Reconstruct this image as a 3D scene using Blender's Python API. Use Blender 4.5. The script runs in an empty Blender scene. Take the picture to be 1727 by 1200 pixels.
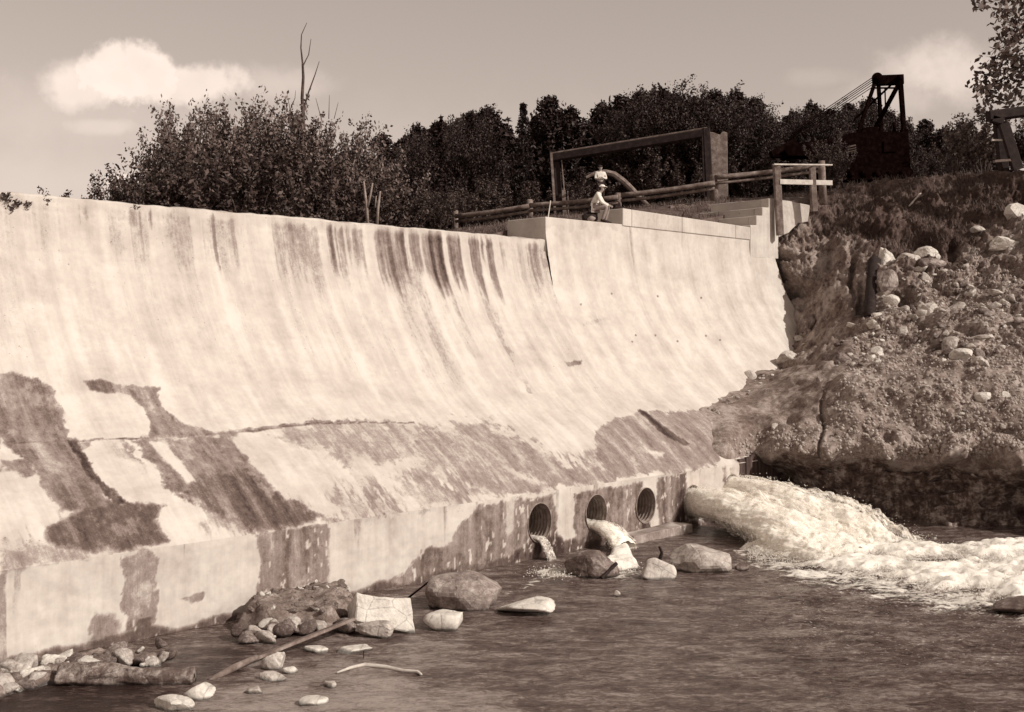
import bpy, math, random
import numpy as np
from math import radians, sin, cos, pi
C = bpy.context.scene.collection
SC = bpy.context.scene
# ------------------------------------------------------------------ camera
F = 1900.0; CX = 863.0; HY = 563.0; EYE = 5.5      # photo pixels; eye height above the river (m)
cam = bpy.data.cameras.new("camera"); camo = bpy.data.objects.new("camera", cam); C.objects.link(camo)
cam.sensor_width = 36; cam.lens = 36 * F / 1727; cam.shift_y = -37 / 1727.0
cam.clip_start = 0.1; cam.clip_end = 2000
camo.location = (0, 0, EYE); camo.rotation_euler = (radians(90), 0, 0); SC.camera = camo
# ------------------------------------------------------------------ world and sun
SUN_AZ = math.atan2(0.88, -0.475); SUN_EL = radians(35)
SKY_STR = 0.105; SUN_STR = 3.3; SKY_POW = 0.65; SKY_MUL = 1.62
SC.view_settings.view_transform = 'Standard'; SC.view_settings.look = 'None'
SC.view_settings.gamma = 1; SC.view_settings.exposure = 0.29
w = bpy.data.worlds.new("World"); SC.world = w; w.use_nodes = True
nt = w.node_tree; nt.nodes.clear()
def N(tree, typ, ins=None, **props):
    n = tree.nodes.new(typ)
    for k, v in props.items(): setattr(n, k, v)
    for k, v in (ins or {}).items():
        if isinstance(v, bpy.types.NodeSocket): tree.links.new(v, n.inputs[k])
        else: n.inputs[k].default_value = v
    return n
def M_(t, op, a, b=0.0, c=None):
    i = {0: a, 1: b}
    if c is not None: i[2] = c
    return N(t, 'ShaderNodeMath', i, operation=op).outputs[0]
def smooth(t, x, a, b):
    return N(t, 'ShaderNodeMapRange', {'Value': x, 'From Min': a, 'From Max': b}, interpolation_type='SMOOTHSTEP').outputs[0]
def build_world():
    t = nt
    sky = N(t, 'ShaderNodeTexSky', sky_type='NISHITA', sun_disc=False, sun_elevation=SUN_EL, sun_rotation=SUN_AZ)
    sky.air_density = 1.0; sky.dust_density = 1.0
    bw = N(t, 'ShaderNodeRGBToBW', {0: sky.outputs[0]}).outputs[0]
    bw = M_(t, 'POWER', bw, SKY_POW)
    bw = M_(t, 'MULTIPLY', bw, SKY_MUL)
    tc = N(t, 'ShaderNodeTexCoord').outputs['Generated']
    sp = N(t, 'ShaderNodeSeparateXYZ', {0: tc})
    yy = M_(t, 'MAXIMUM', sp.outputs[1], 0.02)
    a = M_(t, 'DIVIDE', sp.outputs[0], yy); b = M_(t, 'DIVIDE', sp.outputs[2], yy)
    n1 = N(t, 'ShaderNodeTexNoise', {'Vector': tc, 'Scale': 16.0, 'Detail': 7.0, 'Roughness': 0.55}).outputs[0]
    n2 = N(t, 'ShaderNodeTexNoise', {'Vector': tc, 'Scale': 45.0, 'Detail': 5.0, 'Roughness': 0.6}).outputs[0]
    n3 = N(t, 'ShaderNodeTexNoise', {'Vector': tc, 'Scale': 110.0, 'Detail': 4.0, 'Roughness': 0.6}).outputs[0]
    d0 = M_(t, 'ADD', M_(t, 'MULTIPLY', M_(t, 'SUBTRACT', n1, 0.5), 1.9), M_(t, 'ADD', M_(t, 'MULTIPLY', M_(t, 'SUBTRACT', n2, 0.5), 0.9), M_(t, 'MULTIPLY', M_(t, 'SUBTRACT', n3, 0.5), 0.35)))
    total = None
    # clouds: centre px, radii px (left, down soft), strength
    CL = [(215, 122, 100, 52, 1.0, .38), (140, 140, 80, 42, .8, .8), (330, 138, 105, 34, .85, .55), (470, 140, 90, 30, .35, 1.1),
          (170, 213, 60, 14, .45, 1.2), (205, 308, 30, 17, 1.0, .35), (100, 190, 200, 60, .18, 1.4), (1600, 125, 100, 55, .62, 1.0), (1520, 165, 90, 35, .3, 1.1), (1380, 130, 60, 14, .12, 1.2),
          (60, 300, 260, 60, .15, 1.4), (1000, 330, 1200, 130, .08, 1.2), (-350, 120, 260, 90, .9, .8)]
    for (px, py, rx, ry, st, soft) in CL:
        u = M_(t, 'DIVIDE', M_(t, 'SUBTRACT', a, (px - CX) / F), rx / F)
        v = M_(t, 'DIVIDE', M_(t, 'SUBTRACT', b, (HY - py) / F), ry / F)
        r = M_(t, 'SQRT', M_(t, 'ADD', M_(t, 'MULTIPLY', u, u), M_(t, 'MULTIPLY', v, v)))
        r = M_(t, 'ADD', r, M_(t, 'MULTIPLY', d0, 1.0))
        m = M_(t, 'MULTIPLY', smooth(t, r, 1.0 + soft * .5, 1.0 - soft * .7), st)
        total = m if total is None else M_(t, 'MAXIMUM', total, m)
    # only the half of the sky the numbers were written for
    front = smooth(t, sp.outputs[1], 0.05, 0.25)
    total = M_(t, 'MULTIPLY', total, front)
    shade = N(t, 'ShaderNodeTexNoise', {'Vector': tc, 'Scale': 28.0, 'Detail': 3.0}).outputs[0]
    cw = M_(t, 'ADD', 6.0, M_(t, 'MULTIPLY', shade, 2.0))
    val = N(t, 'ShaderNodeMix', {0: total, 2: bw, 3: cw}, data_type='FLOAT').outputs[0]
    col = N(t, 'ShaderNodeMix', {0: 1.0, 6: (1.17, .98, .86, 1)}, data_type='RGBA', blend_type='MULTIPLY')
    cb = N(t, 'ShaderNodeCombineColor', {0: val, 1: val, 2: val})
    t.links.new(cb.outputs[0], col.inputs[7])
    bg = N(t, 'ShaderNodeBackground', {'Color': col.outputs[2], 'Strength': SKY_STR})
    N(t, 'ShaderNodeOutputWorld', {0: bg.outputs[0]})
build_world()
sl = bpy.data.lights.new("sun", 'SUN'); sl.energy = SUN_STR; sl.angle = radians(0.55); sl.color = (1.0, .95, .875)
so = bpy.data.objects.new("sun", sl); C.objects.link(so)
from mathutils import Vector, Matrix, Euler
sd = Vector((sin(SUN_AZ) * cos(SUN_EL), cos(SUN_AZ) * cos(SUN_EL), sin(SUN_EL)))
so.rotation_euler = sd.to_track_quat('Z', 'Y').to_euler(); so.location = sd * 60
SC.cycles.max_bounces = 6; SC.cycles.diffuse_bounces = 3; SC.cycles.transparent_max_bounces = 8
# ------------------------------------------------------------------ helpers
def W(x, y, z): return Vector(((x - CX) / F * z, z, EYE + (HY - y) / F * z))
def WP(x, y, h=0.0):                       # point where the pixel ray meets height h
    z = (h - EYE) * F / (HY - y); return W(x, y, z)
def project(P):
    P = np.asarray(P); return CX + F * P[:, 0] / P[:, 1], HY - F * (P[:, 2] - EYE) / P[:, 1]
D = np.array([1887., 1900.]); D /= np.linalg.norm(D); NB = np.array([-D[1], D[0]])
P0 = np.array([-863 / 1900 * 18.55, 18.55])
def S(s, p, h): q = P0 + s * D + p * NB; return Vector((q[0], q[1], h))   # dam coordinates: along, back, up
def sp_of(x, y, z=None):
    q = np.array([(x - CX) / F * z, z]) - P0; return q @ D, q @ NB
def s_at(px, p):                           # along-dam coordinate where the vertical plane p is seen at column px
    a = (px - CX) / F; Q = P0 + p * NB
    A = np.array([[a, -D[0]], [1, -D[1]]]); z, s = np.linalg.solve(A, Q); return s, z
def h_at(py, z): return EYE + (HY - py) / F * z
_rng = np.random.RandomState(7)
_T = _rng.rand(65536) * 2 - 1
def vnoise(P, seed=0):
    P = np.asarray(P, float); i = np.floor(P).astype(np.int64); f = P - i; f = f * f * (3 - 2 * f); out = 0
    for dx in (0, 1):
        for dy in (0, 1):
            for dz in (0, 1):
                hsh = ((i[:, 0] + dx) * 73856093 ^ (i[:, 1] + dy) * 19349663 ^ (i[:, 2] + dz) * 83492791 ^ (seed * 2654435)) & 65535
                wt = (f[:, 0] if dx else 1 - f[:, 0]) * (f[:, 1] if dy else 1 - f[:, 1]) * (f[:, 2] if dz else 1 - f[:, 2])
                out = out + wt * _T[hsh]
    return out
def fbm(P, octs=4, seed=0, gain=.5):
    o = 0; a = 1; P = np.asarray(P, float)
    for k in range(octs): o = o + a * vnoise(P, seed + k * 17); P = P * 2.03 + 11.3; a *= gain
    return o
def sstep(x, a, b):
    t = np.clip((x - a) / (b - a), 0, 1); return t * t * (3 - 2 * t)
def tone(L):
    rg = max(1.08, min(2.4, 1.09 * (L / .6) ** -0.145)); r, g, b = rg, 1.0, .90 if L > .2 else .86
    k = L / (.25 * r + .65 * g + .10 * b); return (min(r * k, .95), g * k, b * k, 1)
def tag(o, label=None, cat=None, group=None, kind=None):
    if label: o['label'] = label
    if cat: o['category'] = cat
    if group: o['group'] = group
    if kind: o['kind'] = kind
    return o
def empty(name, loc, label, cat, group=None):
    o = bpy.data.objects.new(name, None); C.objects.link(o); o.location = loc; o.empty_display_size = .3
    return tag(o, label, cat, group)
def link(name, me, mat=None, parent=None, smooth_=False):
    o = bpy.data.objects.new(name, me); C.objects.link(o)
    if mat: me.materials.append(mat)
    if smooth_: me.polygons.foreach_set('use_smooth', [True] * len(me.polygons))
    if parent is not None:
        o.parent = parent; o.location = -Vector(parent.location) if parent.type == 'EMPTY' and parent.parent is None else (0, 0, 0)
        if parent.type != 'EMPTY': o.location = (0, 0, 0)
    return o
def np_mesh(name, V, Fq, k=4):
    me = bpy.data.meshes.new(name); V = np.asarray(V, np.float32); Fq = np.asarray(Fq, np.int32)
    me.vertices.add(len(V)); me.vertices.foreach_set('co', V.ravel())
    me.loops.add(Fq.size); me.loops.foreach_set('vertex_index', Fq.ravel())
    me.polygons.add(len(Fq)); me.polygons.foreach_set('loop_start', np.arange(0, Fq.size, k, dtype=np.int32))
    me.polygons.foreach_set('loop_total', np.full(len(Fq), k, np.int32)); me.update(calc_edges=True); return me
def grid_faces(r, c, keep=None):
    i = np.arange((r - 1) * (c - 1)); rr = i // (c - 1); cc = i % (c - 1); a = rr * c + cc
    Fq = np.stack([a, a + 1, a + c + 1, a + c], 1)
    return Fq if keep is None else Fq[keep]
def attr(me, name, vals, typ='FLOAT'):
    a = me.attributes.new(name, typ, 'POINT')
    if typ == 'FLOAT': a.data.foreach_set('value', np.asarray(vals, np.float32).ravel())
    else: a.data.foreach_set('vector', np.asarray(vals, np.float32).ravel())
class MB:
    def __init__(s): s.v = []; s.f = []
    def add(s, v, f): n = len(s.v); s.v += [Vector(q) for q in v]; s.f += [tuple(i + n for i in q) for q in f]; return s
    def prism(s, poly, off):               # closed polygon (3D points) swept by vector off
        n = len(poly); off = Vector(off); v = [Vector(q) for q in poly] + [Vector(q) + off for q in poly]
        f = [tuple(range(n))[::-1], tuple(range(n, 2 * n))] + [(i, (i + 1) % n, n + (i + 1) % n, n + i) for i in range(n)]
        return s.add(v, f)
    def bar(s, a, b, w, h=None, up=(0, 0, 1), jit=0, bev=.12):
        a = Vector(a); b = Vector(b); h = h or w; d = (b - a).normalized(); up = Vector(up)
        sx = d.cross(up)
        if sx.length < 1e-3: sx = d.cross(Vector((0, 1, 0)))
        sx.normalize(); sy = sx.cross(d).normalized(); m = bev * min(w, h); pts = []
        for (i, j) in ((-1, -1), (1, -1), (1, 1), (-1, 1)):
            if (i, j) in ((-1, -1), (1, 1)): o = [(i * w / 2, j * h / 2 - j * m), (i * w / 2 - i * m, j * h / 2)]
            else: o = [(i * w / 2 - i * m, j * h / 2), (i * w / 2, j * h / 2 - j * m)]
            pts += o
        s.prism([a + sx * x + sy * y for x, y in pts], b - a)
        if jit:
            for q in s.v[-16:]: q += Vector([random.uniform(-jit, jit) for _ in range(3)])
        return s
    def tube(s, pts, rad, n=10, cap=True, wob=0, seed=0):
        pts = [Vector(p) for p in pts]; m = len(pts); R = rad if isinstance(rad, (list, tuple)) else [rad] * m
        rnd = random.Random(seed); rings = []
        for i, p in enumerate(pts):
            d = (pts[min(i + 1, m - 1)] - pts[max(i - 1, 0)]).normalized()
            ref = Vector((0, 0, 1)) if abs(d.z) < .9 else Vector((0, 1, 0))
            x = d.cross(ref).normalized(); y = x.cross(d)
            rings.append([p + (x * cos(2 * pi * k / n) + y * sin(2 * pi * k / n)) * R[i] * (1 + rnd.uniform(-wob, wob)) for k in range(n)])
        f = [(i * n + k, i * n + (k + 1) % n, (i + 1) * n + (k + 1) % n, (i + 1) * n + k) for i in range(m - 1) for k in range(n)]
        if cap: f += [tuple(range(n))[::-1], tuple(range((m - 1) * n, m * n))]
        return s.add([q for r in rings for q in r], f)
    def build(s, name, mat, parent=None, smooth_=False):
        me = bpy.data.meshes.new(name); me.from_pydata([tuple(q) for q in s.v], [], s.f); me.validate(); me.update()
        return link(name, me, mat, parent, smooth_)
# ------------------------------------------------------------------ materials
def material(name):
    m = bpy.data.materials.new(name); m.use_nodes = True; m.node_tree.nodes.clear(); return m, m.node_tree
def finish(t, col, rough=.85, bump=None, bstr=.4, bdist=.02, spec=.3, **kw):
    ins = {'Base Color': col, 'Roughness': rough, 'Specular IOR Level': spec}
    if bump is not None:
        ins['Normal'] = N(t, 'ShaderNodeBump', {'Strength': bstr, 'Distance': bdist, 'Height': bump}).outputs[0]
    ins.update(kw)
    b = N(t, 'ShaderNodeBsdfPrincipled', ins); N(t, 'ShaderNodeOutputMaterial', {0: b.outputs[0]}); return b
def ramp(t, fac, stops):
    r = N(t, 'ShaderNodeValToRGB', {0: fac}); e = r.color_ramp.elements
    e[0].position, e[0].color = stops[0][0], tone(stops[0][1]); e[1].position, e[1].color = stops[-1][0], tone(stops[-1][1])
    for p, L in stops[1:-1]: q = e.new(p); q.color = tone(L)
    return r.outputs[0]
def noise(t, vec, scale, detail=5, rough=.6, dist=0):
    return N(t, 'ShaderNodeTexNoise', {'Vector': vec, 'Scale': scale, 'Detail': detail, 'Roughness': rough, 'Distortion': dist}).outputs[0]
def mat_simple(name, lo, mid, hi, scale, bstr=.5, bdist=.02, rough=.85, stretch=None, spec=.3, detail=6, rnd=0):
    m, t = material(name); tc = N(t, 'ShaderNodeTexCoord').outputs['Object']
    if stretch: tc = N(t, 'ShaderNodeMapping', {'Vector': tc, 'Scale': stretch}).outputs[0]
    n = noise(t, tc, scale, detail); n2 = noise(t, tc, scale * 4.3, 4)
    f = M_(t, 'ADD', M_(t, 'MULTIPLY', n, .7), M_(t, 'MULTIPLY', n2, .3))
    if rnd:
        r = N(t, 'ShaderNodeObjectInfo').outputs['Random']; f = M_(t, 'ADD', f, M_(t, 'MULTIPLY', M_(t, 'SUBTRACT', r, .5), rnd))
    finish(t, ramp(t, f, [(.3, lo), (.5, mid), (.7, hi)]), rough, f, bstr, bdist, spec); return m
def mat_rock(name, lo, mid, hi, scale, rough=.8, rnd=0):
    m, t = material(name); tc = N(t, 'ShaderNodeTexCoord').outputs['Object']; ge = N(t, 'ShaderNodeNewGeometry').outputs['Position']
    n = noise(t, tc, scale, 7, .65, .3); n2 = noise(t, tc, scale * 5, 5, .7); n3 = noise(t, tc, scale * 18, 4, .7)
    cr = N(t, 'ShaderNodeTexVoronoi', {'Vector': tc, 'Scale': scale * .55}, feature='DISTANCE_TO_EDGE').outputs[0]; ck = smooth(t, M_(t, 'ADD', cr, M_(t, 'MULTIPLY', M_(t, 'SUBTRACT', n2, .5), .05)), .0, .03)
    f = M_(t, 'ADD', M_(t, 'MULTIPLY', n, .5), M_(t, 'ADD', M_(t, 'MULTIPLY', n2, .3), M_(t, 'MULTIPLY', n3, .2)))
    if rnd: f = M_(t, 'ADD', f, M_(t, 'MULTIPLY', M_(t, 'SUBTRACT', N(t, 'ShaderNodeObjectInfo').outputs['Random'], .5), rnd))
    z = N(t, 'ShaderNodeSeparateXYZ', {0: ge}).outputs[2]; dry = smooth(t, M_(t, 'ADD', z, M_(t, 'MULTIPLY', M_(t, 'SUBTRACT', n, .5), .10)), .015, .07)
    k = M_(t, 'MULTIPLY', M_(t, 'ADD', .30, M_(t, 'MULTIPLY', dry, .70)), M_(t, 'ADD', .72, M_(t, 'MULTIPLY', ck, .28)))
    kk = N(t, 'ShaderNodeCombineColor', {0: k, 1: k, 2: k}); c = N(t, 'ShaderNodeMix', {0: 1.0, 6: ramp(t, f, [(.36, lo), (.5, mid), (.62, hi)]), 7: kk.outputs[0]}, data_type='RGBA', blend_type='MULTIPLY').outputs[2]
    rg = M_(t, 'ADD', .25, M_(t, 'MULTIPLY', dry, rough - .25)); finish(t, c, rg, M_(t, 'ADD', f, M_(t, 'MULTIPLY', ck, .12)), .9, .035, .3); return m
def mat_foliage(name, L, var=.5, rnd=.3):
    m, t = material(name); ge = N(t, 'ShaderNodeNewGeometry'); r = ge.outputs['Random Per Island']
    tc = N(t, 'ShaderNodeTexCoord').outputs['Object']; n = noise(t, tc, 1.3, 3)
    f = M_(t, 'ADD', M_(t, 'MULTIPLY', r, .6), M_(t, 'MULTIPLY', n, .5))
    col = ramp(t, f, [(.2, L * (1 - var)), (.55, L), (.9, L * (1 + var * 1.6))])
    finish(t, col, .6, None, spec=.25, **{'Transmission Weight': 0.0}); return m
def mat_concrete():
    m, t = material('concrete'); sv = N(t, 'ShaderNodeAttribute', attribute_name='sv').outputs['Vector']
    st = N(t, 'ShaderNodeAttribute', attribute_name='stain').outputs['Fac']
    ob = N(t, 'ShaderNodeTexCoord').outputs['Object']
    stre = noise(t, N(t, 'ShaderNodeMapping', {'Vector': sv, 'Scale': (2.6, .16, 1)}).outputs[0], 1.0, 7, .6)
    hor = noise(t, N(t, 'ShaderNodeMapping', {'Vector': sv, 'Scale': (.35, 5.5, 1)}).outputs[0], 1.0, 4, .6)
    mot = noise(t, ob, 1.1, 7, .62); fine = noise(t, ob, 30, 6, .8); med = noise(t, ob, 7, 7, .72); vs = noise(t, N(t, 'ShaderNodeMapping', {'Vector': sv, 'Scale': (16, .9, 1)}).outputs[0], 1.0, 5, .7)
    base = M_(t, 'ADD', M_(t, 'MULTIPLY', stre, .38), M_(t, 'ADD', M_(t, 'MULTIPLY', mot, .38), M_(t, 'ADD', M_(t, 'MULTIPLY', med, .18), M_(t, 'MULTIPLY', hor, .06))))
    run = noise(t, N(t, 'ShaderNodeMapping', {'Vector': sv, 'Scale': (4.5, 2.4, 1)}).outputs[0], 1.9, 8, .74)
    wet = M_(t, 'ADD', st, M_(t, 'MULTIPLY', M_(t, 'SUBTRACT', M_(t, 'ADD', M_(t, 'MULTIPLY', med, .5), M_(t, 'MULTIPLY', run, .5)), .5), M_(t, 'MULTIPLY', M_(t, 'ADD', st, .12), 1.9)))
    wet = M_(t, 'ADD', wet, M_(t, 'MULTIPLY', M_(t, 'SUBTRACT', fine, .5), M_(t, 'ADD', M_(t, 'MULTIPLY', st, .9), .10)))
    pits = smooth(t, noise(t, ob, 14, 2, .5), .70, .76)
    wet = M_(t, 'ADD', wet, M_(t, 'ADD', M_(t, 'MULTIPLY', pits, .16), M_(t, 'MULTIPLY', M_(t, 'SUBTRACT', vs, .5), M_(t, 'ADD', .16, M_(t, 'MULTIPLY', st, .5)))))
    clean = ramp(t, base, [(.36, .33), (.47, .45), (.58, .56)])
    dirty = ramp(t, M_(t, 'ADD', M_(t, 'MULTIPLY', wet, .75), M_(t, 'MULTIPLY', M_(t, 'SUBTRACT', 1.0, mot), .25)), [(.15, .50), (.38, .24), (.60, .105), (.95, .03)])
    col = N(t, 'ShaderNodeMix', {0: smooth(t, wet, .02, .30), 6: clean, 7: dirty}, data_type='RGBA').outputs[2]
    h = M_(t, 'ADD', M_(t, 'MULTIPLY', med, .6), M_(t, 'ADD', M_(t, 'MULTIPLY', fine, .35), M_(t, 'MULTIPLY', hor, .5)))
    finish(t, col, .88, h, .3, .02, .25); return m
MT = {}
MT['conc'] = mat_concrete()
MT['dirt'] = None
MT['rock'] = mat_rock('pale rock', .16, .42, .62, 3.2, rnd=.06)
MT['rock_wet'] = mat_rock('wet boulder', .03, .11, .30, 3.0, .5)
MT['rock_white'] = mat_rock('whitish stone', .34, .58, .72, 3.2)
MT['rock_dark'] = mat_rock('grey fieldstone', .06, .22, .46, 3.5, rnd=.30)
MT['wood'] = mat_simple('weathered wood', .05, .14, .30, 4, .6, .01, stretch=(1, 1, 1))
MT['wood_pale'] = mat_simple('pale lumber', .30, .50, .62, 5, .4, .008)
MT['wood_dark'] = mat_simple('tarred timber', .006, .014, .035, 5, .5, .01)
MT['logwet'] = mat_simple('waterlogged log', .03, .12, .38, 3, .8, .03, .6)
MT['iron'] = mat_simple('black iron', .0015, .004, .012, 5, .3, .01, .9, spec=.0)
MT['logm'] = mat_rock('rotten log', .02, .10, .40, 2.4, .5)
MT['gravelm'] = mat_simple('gravel stones', .14, .30, .50, 9, .2, .01)
MT['bark'] = mat_simple('bark', .02, .06, .12, 6, .5, .02)
MT['bark_pale'] = mat_simple('bare pale wood', .12, .2, .34, 6, .4, .01)
MT['pine'] = mat_foliage('pine needles', .022, .6)
MT['broad'] = mat_foliage('dark broad leaves', .026, .6)
MT['pine2'] = mat_foliage('spruce needles', .014, .5)
MT['leaf'] = mat_foliage('shrub leaves', .10, .7)
MT['leaf2'] = mat_foliage('scrub leaves', .05, .8)
MT['leaf_big'] = mat_foliage('broad leaves', .12, .65)
MT['grass'] = mat_foliage('grass blades', .085, .5)
MT['shirt'] = mat_simple('light cotton', .5, .66, .75, 9, .3, .01)
MT['cap'] = mat_simple('white cap cloth', .6, .72, .8, 12, .2, .01)
MT['pants'] = mat_simple('dark cloth', .015, .03, .05, 9, .3, .01)
MT['pants_mid'] = mat_simple('khaki cloth', .16, .24, .32, 9, .3, .01)
MT['skin'] = mat_simple('skin', .26, .32, .38, 12, .1, .004)
MT['hair'] = mat_simple('dark hair', .01, .02, .03, 20, .3, .01)
MT['pipe'] = mat_simple('galvanised steel', .10, .2, .36, 6, .3, .01, .5)
MT['glassd'] = mat_simple('dusty dark glass', .02, .04, .07, 3, .1, .01, .25)
MT['sign'] = mat_simple('faded sign board', .04, .09, .16, 6, .2, .01, stretch=(1, 1, 9))
# ------------------------------------------------------------------ dam profile and stains
PROF = np.array([(5.62, 8.5), (5.60, 8.2), (5.50, 7.75), (5.36, 7.25), (5.12, 6.7), (4.78, 6.05), (4.36, 5.45), (3.95, 4.92), (3.53, 4.38), (3.0, 3.85), (2.35, 3.35), (1.7, 2.93), (.95, 2.4), (.42, 1.95), (0, 1.6)])
def chain(P, n):                           # resample a polyline smoothly
    d = np.r_[0, np.cumsum(np.linalg.norm(np.diff(P, axis=0), axis=1))]; t = np.linspace(0, d[-1], n)
    q = np.stack([np.interp(t, d, P[:, k]) for k in range(P.shape[1])], 1)
    for _ in range(max(1, n // 40)): q[1:-1] = (q[:-2] + q[1:-1] * 2 + q[2:]) / 4
    return q, t
def dam_hit(x, y, s_max=60):
    q, _ = chain(PROF, 200); z = (q[:, 1] - EYE) * F / (HY - y + 1e-6)
    best = None
    for i in range(199):
        def g(k):
            zz = z[k]; 
            if zz <= 0 or zz > 90: return None
            return sp_of(x, y, zz)[1] - q[k, 0]
        a, b = g(i), g(i + 1)
        if a is None or b is None: continue
        if a * b <= 0: best = z[i] + (z[i + 1] - z[i]) * abs(a) / (abs(a) + abs(b) + 1e-9)
    if best is None:                       # near horizon: intersect plane p at that height
        p = 4.5; best = s_at(x, p)[1]
    return best
def poly_d(px, py, poly):                  # signed distance (px), + inside
    poly = np.array(poly, float); n = len(poly); dmin = np.full(len(px), 1e9); ins = np.zeros(len(px), bool)
    for i in range(n):
        a = poly[i]; b = poly[(i + 1) % n]; e = b - a; L = e @ e + 1e-9
        t = np.clip(((px - a[0]) * e[0] + (py - a[1]) * e[1]) / L, 0, 1)
        dmin = np.minimum(dmin, np.hypot(px - a[0] - t * e[0], py - a[1] - t * e[1]))
        c = ((a[1] > py) != (b[1] > py)) & (px < (b[0] - a[0]) * (py - a[1]) / (b[1] - a[1] + 1e-12) + a[0]); ins ^= c
    return np.where(ins, dmin, -dmin)
# patches of damp, dirt and algae (outline on the concrete, strength, edge softness, raggedness)
DARK = [
 ([(-300,600),(30,628),(62,635),(95,662),(112,705),(108,735),(150,742),(135,770),(180,845),(150,862),(100,860),(62,800),(42,768),(20,762),(-300,700)], .52, 5, 9),
 ([(142,642),(172,640),(205,648),(235,652),(268,650),(262,662),(282,695),(312,714),(352,725),(395,731),(250,736),(256,712),(242,686),(222,668),(182,664),(150,658)], .50, 3, 4),
 ([(250,734),(395,730),(425,770),(470,812),(505,842),(575,879),(500,884),(430,899),(380,880),(330,850),(285,830),(268,790),(225,745)], .50, 6, 10),
 ([(330,800),(420,790),(500,835),(560,877),(430,898),(390,880),(340,850),(300,835)], .72, 12, 12),
 ([(85,882),(140,852),(200,845),(268,850),(262,880),(286,915),(245,927),(140,931),(78,915)], .74, 9, 9),
 ([(108,738),(128,742),(150,775),(176,812),(215,846),(196,851),(170,830),(140,790)], .98, 3, 6),
 ([(0,770),(45,775),(60,800),(30,812),(0,790)], .45, 5, 9),
 ([(0,925),(80,915),(140,932),(150,942),(0,965)], .36, 10, 9),
 ([(175,750),(215,745),(235,770),(250,800),(225,790),(190,770)], .4, 6, 12),
 ([(520,716),(560,708),(640,708),(690,712),(700,760),(600,800),(540,770),(470,742),(440,728)], .30, 9, 16),
 ([(700,716),(830,706),(900,750),(960,785),(1000,800),(880,836),(800,842),(720,800),(690,760)], .34, 12, 18),
 ([(600,790),(700,800),(800,846),(700,868),(600,880),(560,860)], .24, 12, 18),
 ([(1005,722),(1040,704),(1074,694),(1186,691),(1208,712),(1228,745),(1212,782),(1130,796),(1070,803),(960,818),(880,838),(850,835),(960,795),(1010,760)], .40, 4, 8),
 ([(1074,692),(1088,692),(1124,722),(1164,747),(1156,753),(1110,726)], .95, 2, 2),
 ([(-60,735),(0,745),(128,741),(230,738),(390,729),(425,725),(520,713),(600,712),(700,711),(700,713),(600,714),(520,716),(425,729),(390,731),(230,740),(128,744),(0,748)], .72, 1.5, 2),
 ([(395,725),(430,722),(470,716),(540,709),(600,709),(600,712),(520,714),(470,722),(425,728),(400,730)], .5, 2, 5),
 ([(700,470),(720,560),(700,560),(690,500)], .2, 12, 10), ([(690,495),(705,490),(745,580),(795,650),(770,670),(720,640),(690,580)], .17, 12, 12),
 ([(955,609),(978,607),(980,615),(960,617)], .5, 2, 3), ([(985,528),(1035,530),(1020,560),(985,560)], .14, 8, 5), ([(942,385),(965,395),(965,420),(945,410)], .13, 5, 3),
 ([(980,545),(1025,532),(1030,538),(982,552)], .2, 2, 3), ([(895,400),(915,420),(928,470),(905,455),(895,430)], .3, 7, 8),
 ([(793,455),(806,462),(870,620),(905,665),(890,665),(850,600),(815,530)], .30, 5, 6),
 # front wall
 ([(205,938),(286,918),(268,1000),(262,1030),(250,1100),(225,1104),(212,1060),(205,985)], .45, 4, 8),
 ([(211,1046),(255,1038),(255,1065),(240,1104),(222,1110),(214,1080)], .86, 2, 4),
 ([(432,902),(553,882),(553,985),(430,1000),(438,950)], .47, 3, 4),
 ([(540,905),(556,900),(556,985),(545,985)], .22, 2, 2),
 ([(-200,975),(10,968),(11,1120),(-200,1200)], .42, 2, 2),
 ([(148,1035),(200,1040),(212,1095),(150,1095)], .42, 6, 10),
 ([(268,1104),(330,1060),(400,1028),(420,1120),(300,1130)], .34, 5, 6),
 ([(640,1020),(660,975),(690,955),(712,925),(755,918),(775,880),(800,862),(830,852),(885,838),(895,1030)], .44, 3, 7),
 ([(690,960),(715,925),(760,920),(790,945),(870,950),(900,1040),(680,1040)], .56, 5, 8),
 ([(805,850),(815,848),(812,915),(800,900)], .4, 3, 3),
 ([(880,842),(935,834),(938,900),(965,930),(975,990),(850,990),(872,930),(884,905)], .58, 5, 5),
 ([(868,925),(900,905),(945,905),(990,900),(985,985),(850,985)], .92, 10, 8),
 ([(966,832),(1082,812),(1082,925),(1000,960),(972,905)], .56, 3, 5),
 ([(1030,892),(1060,905),(1150,900),(1160,950),(1040,950)], .72, 8, 5),
 ([(1082,880),(1096,880),(1100,925),(1080,925)], .98, 2, 1),
 ([(1108,806),(1158,796),(1158,930),(1112,930)], .58, 2, 3), ([(1140,830),(1158,815),(1158,930),(1128,930)], .85, 6, 3),
 ([(1218,788),(1224,787),(1226,812),(1218,812)], .55, 2, 2), ([(1230,788),(1240,786),(1240,806),(1232,806)], .45, 2, 2), ([(1175,793),(1178,793),(1178,812),(1175,812)], .3, 2, 1),
 ([(-200,975),(1,968),(2,1010),(-200,1010)], .3, 2, 2), ([(300,1010),(345,995),(340,1012),(320,1018)], .4, 3, 4),
]
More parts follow.
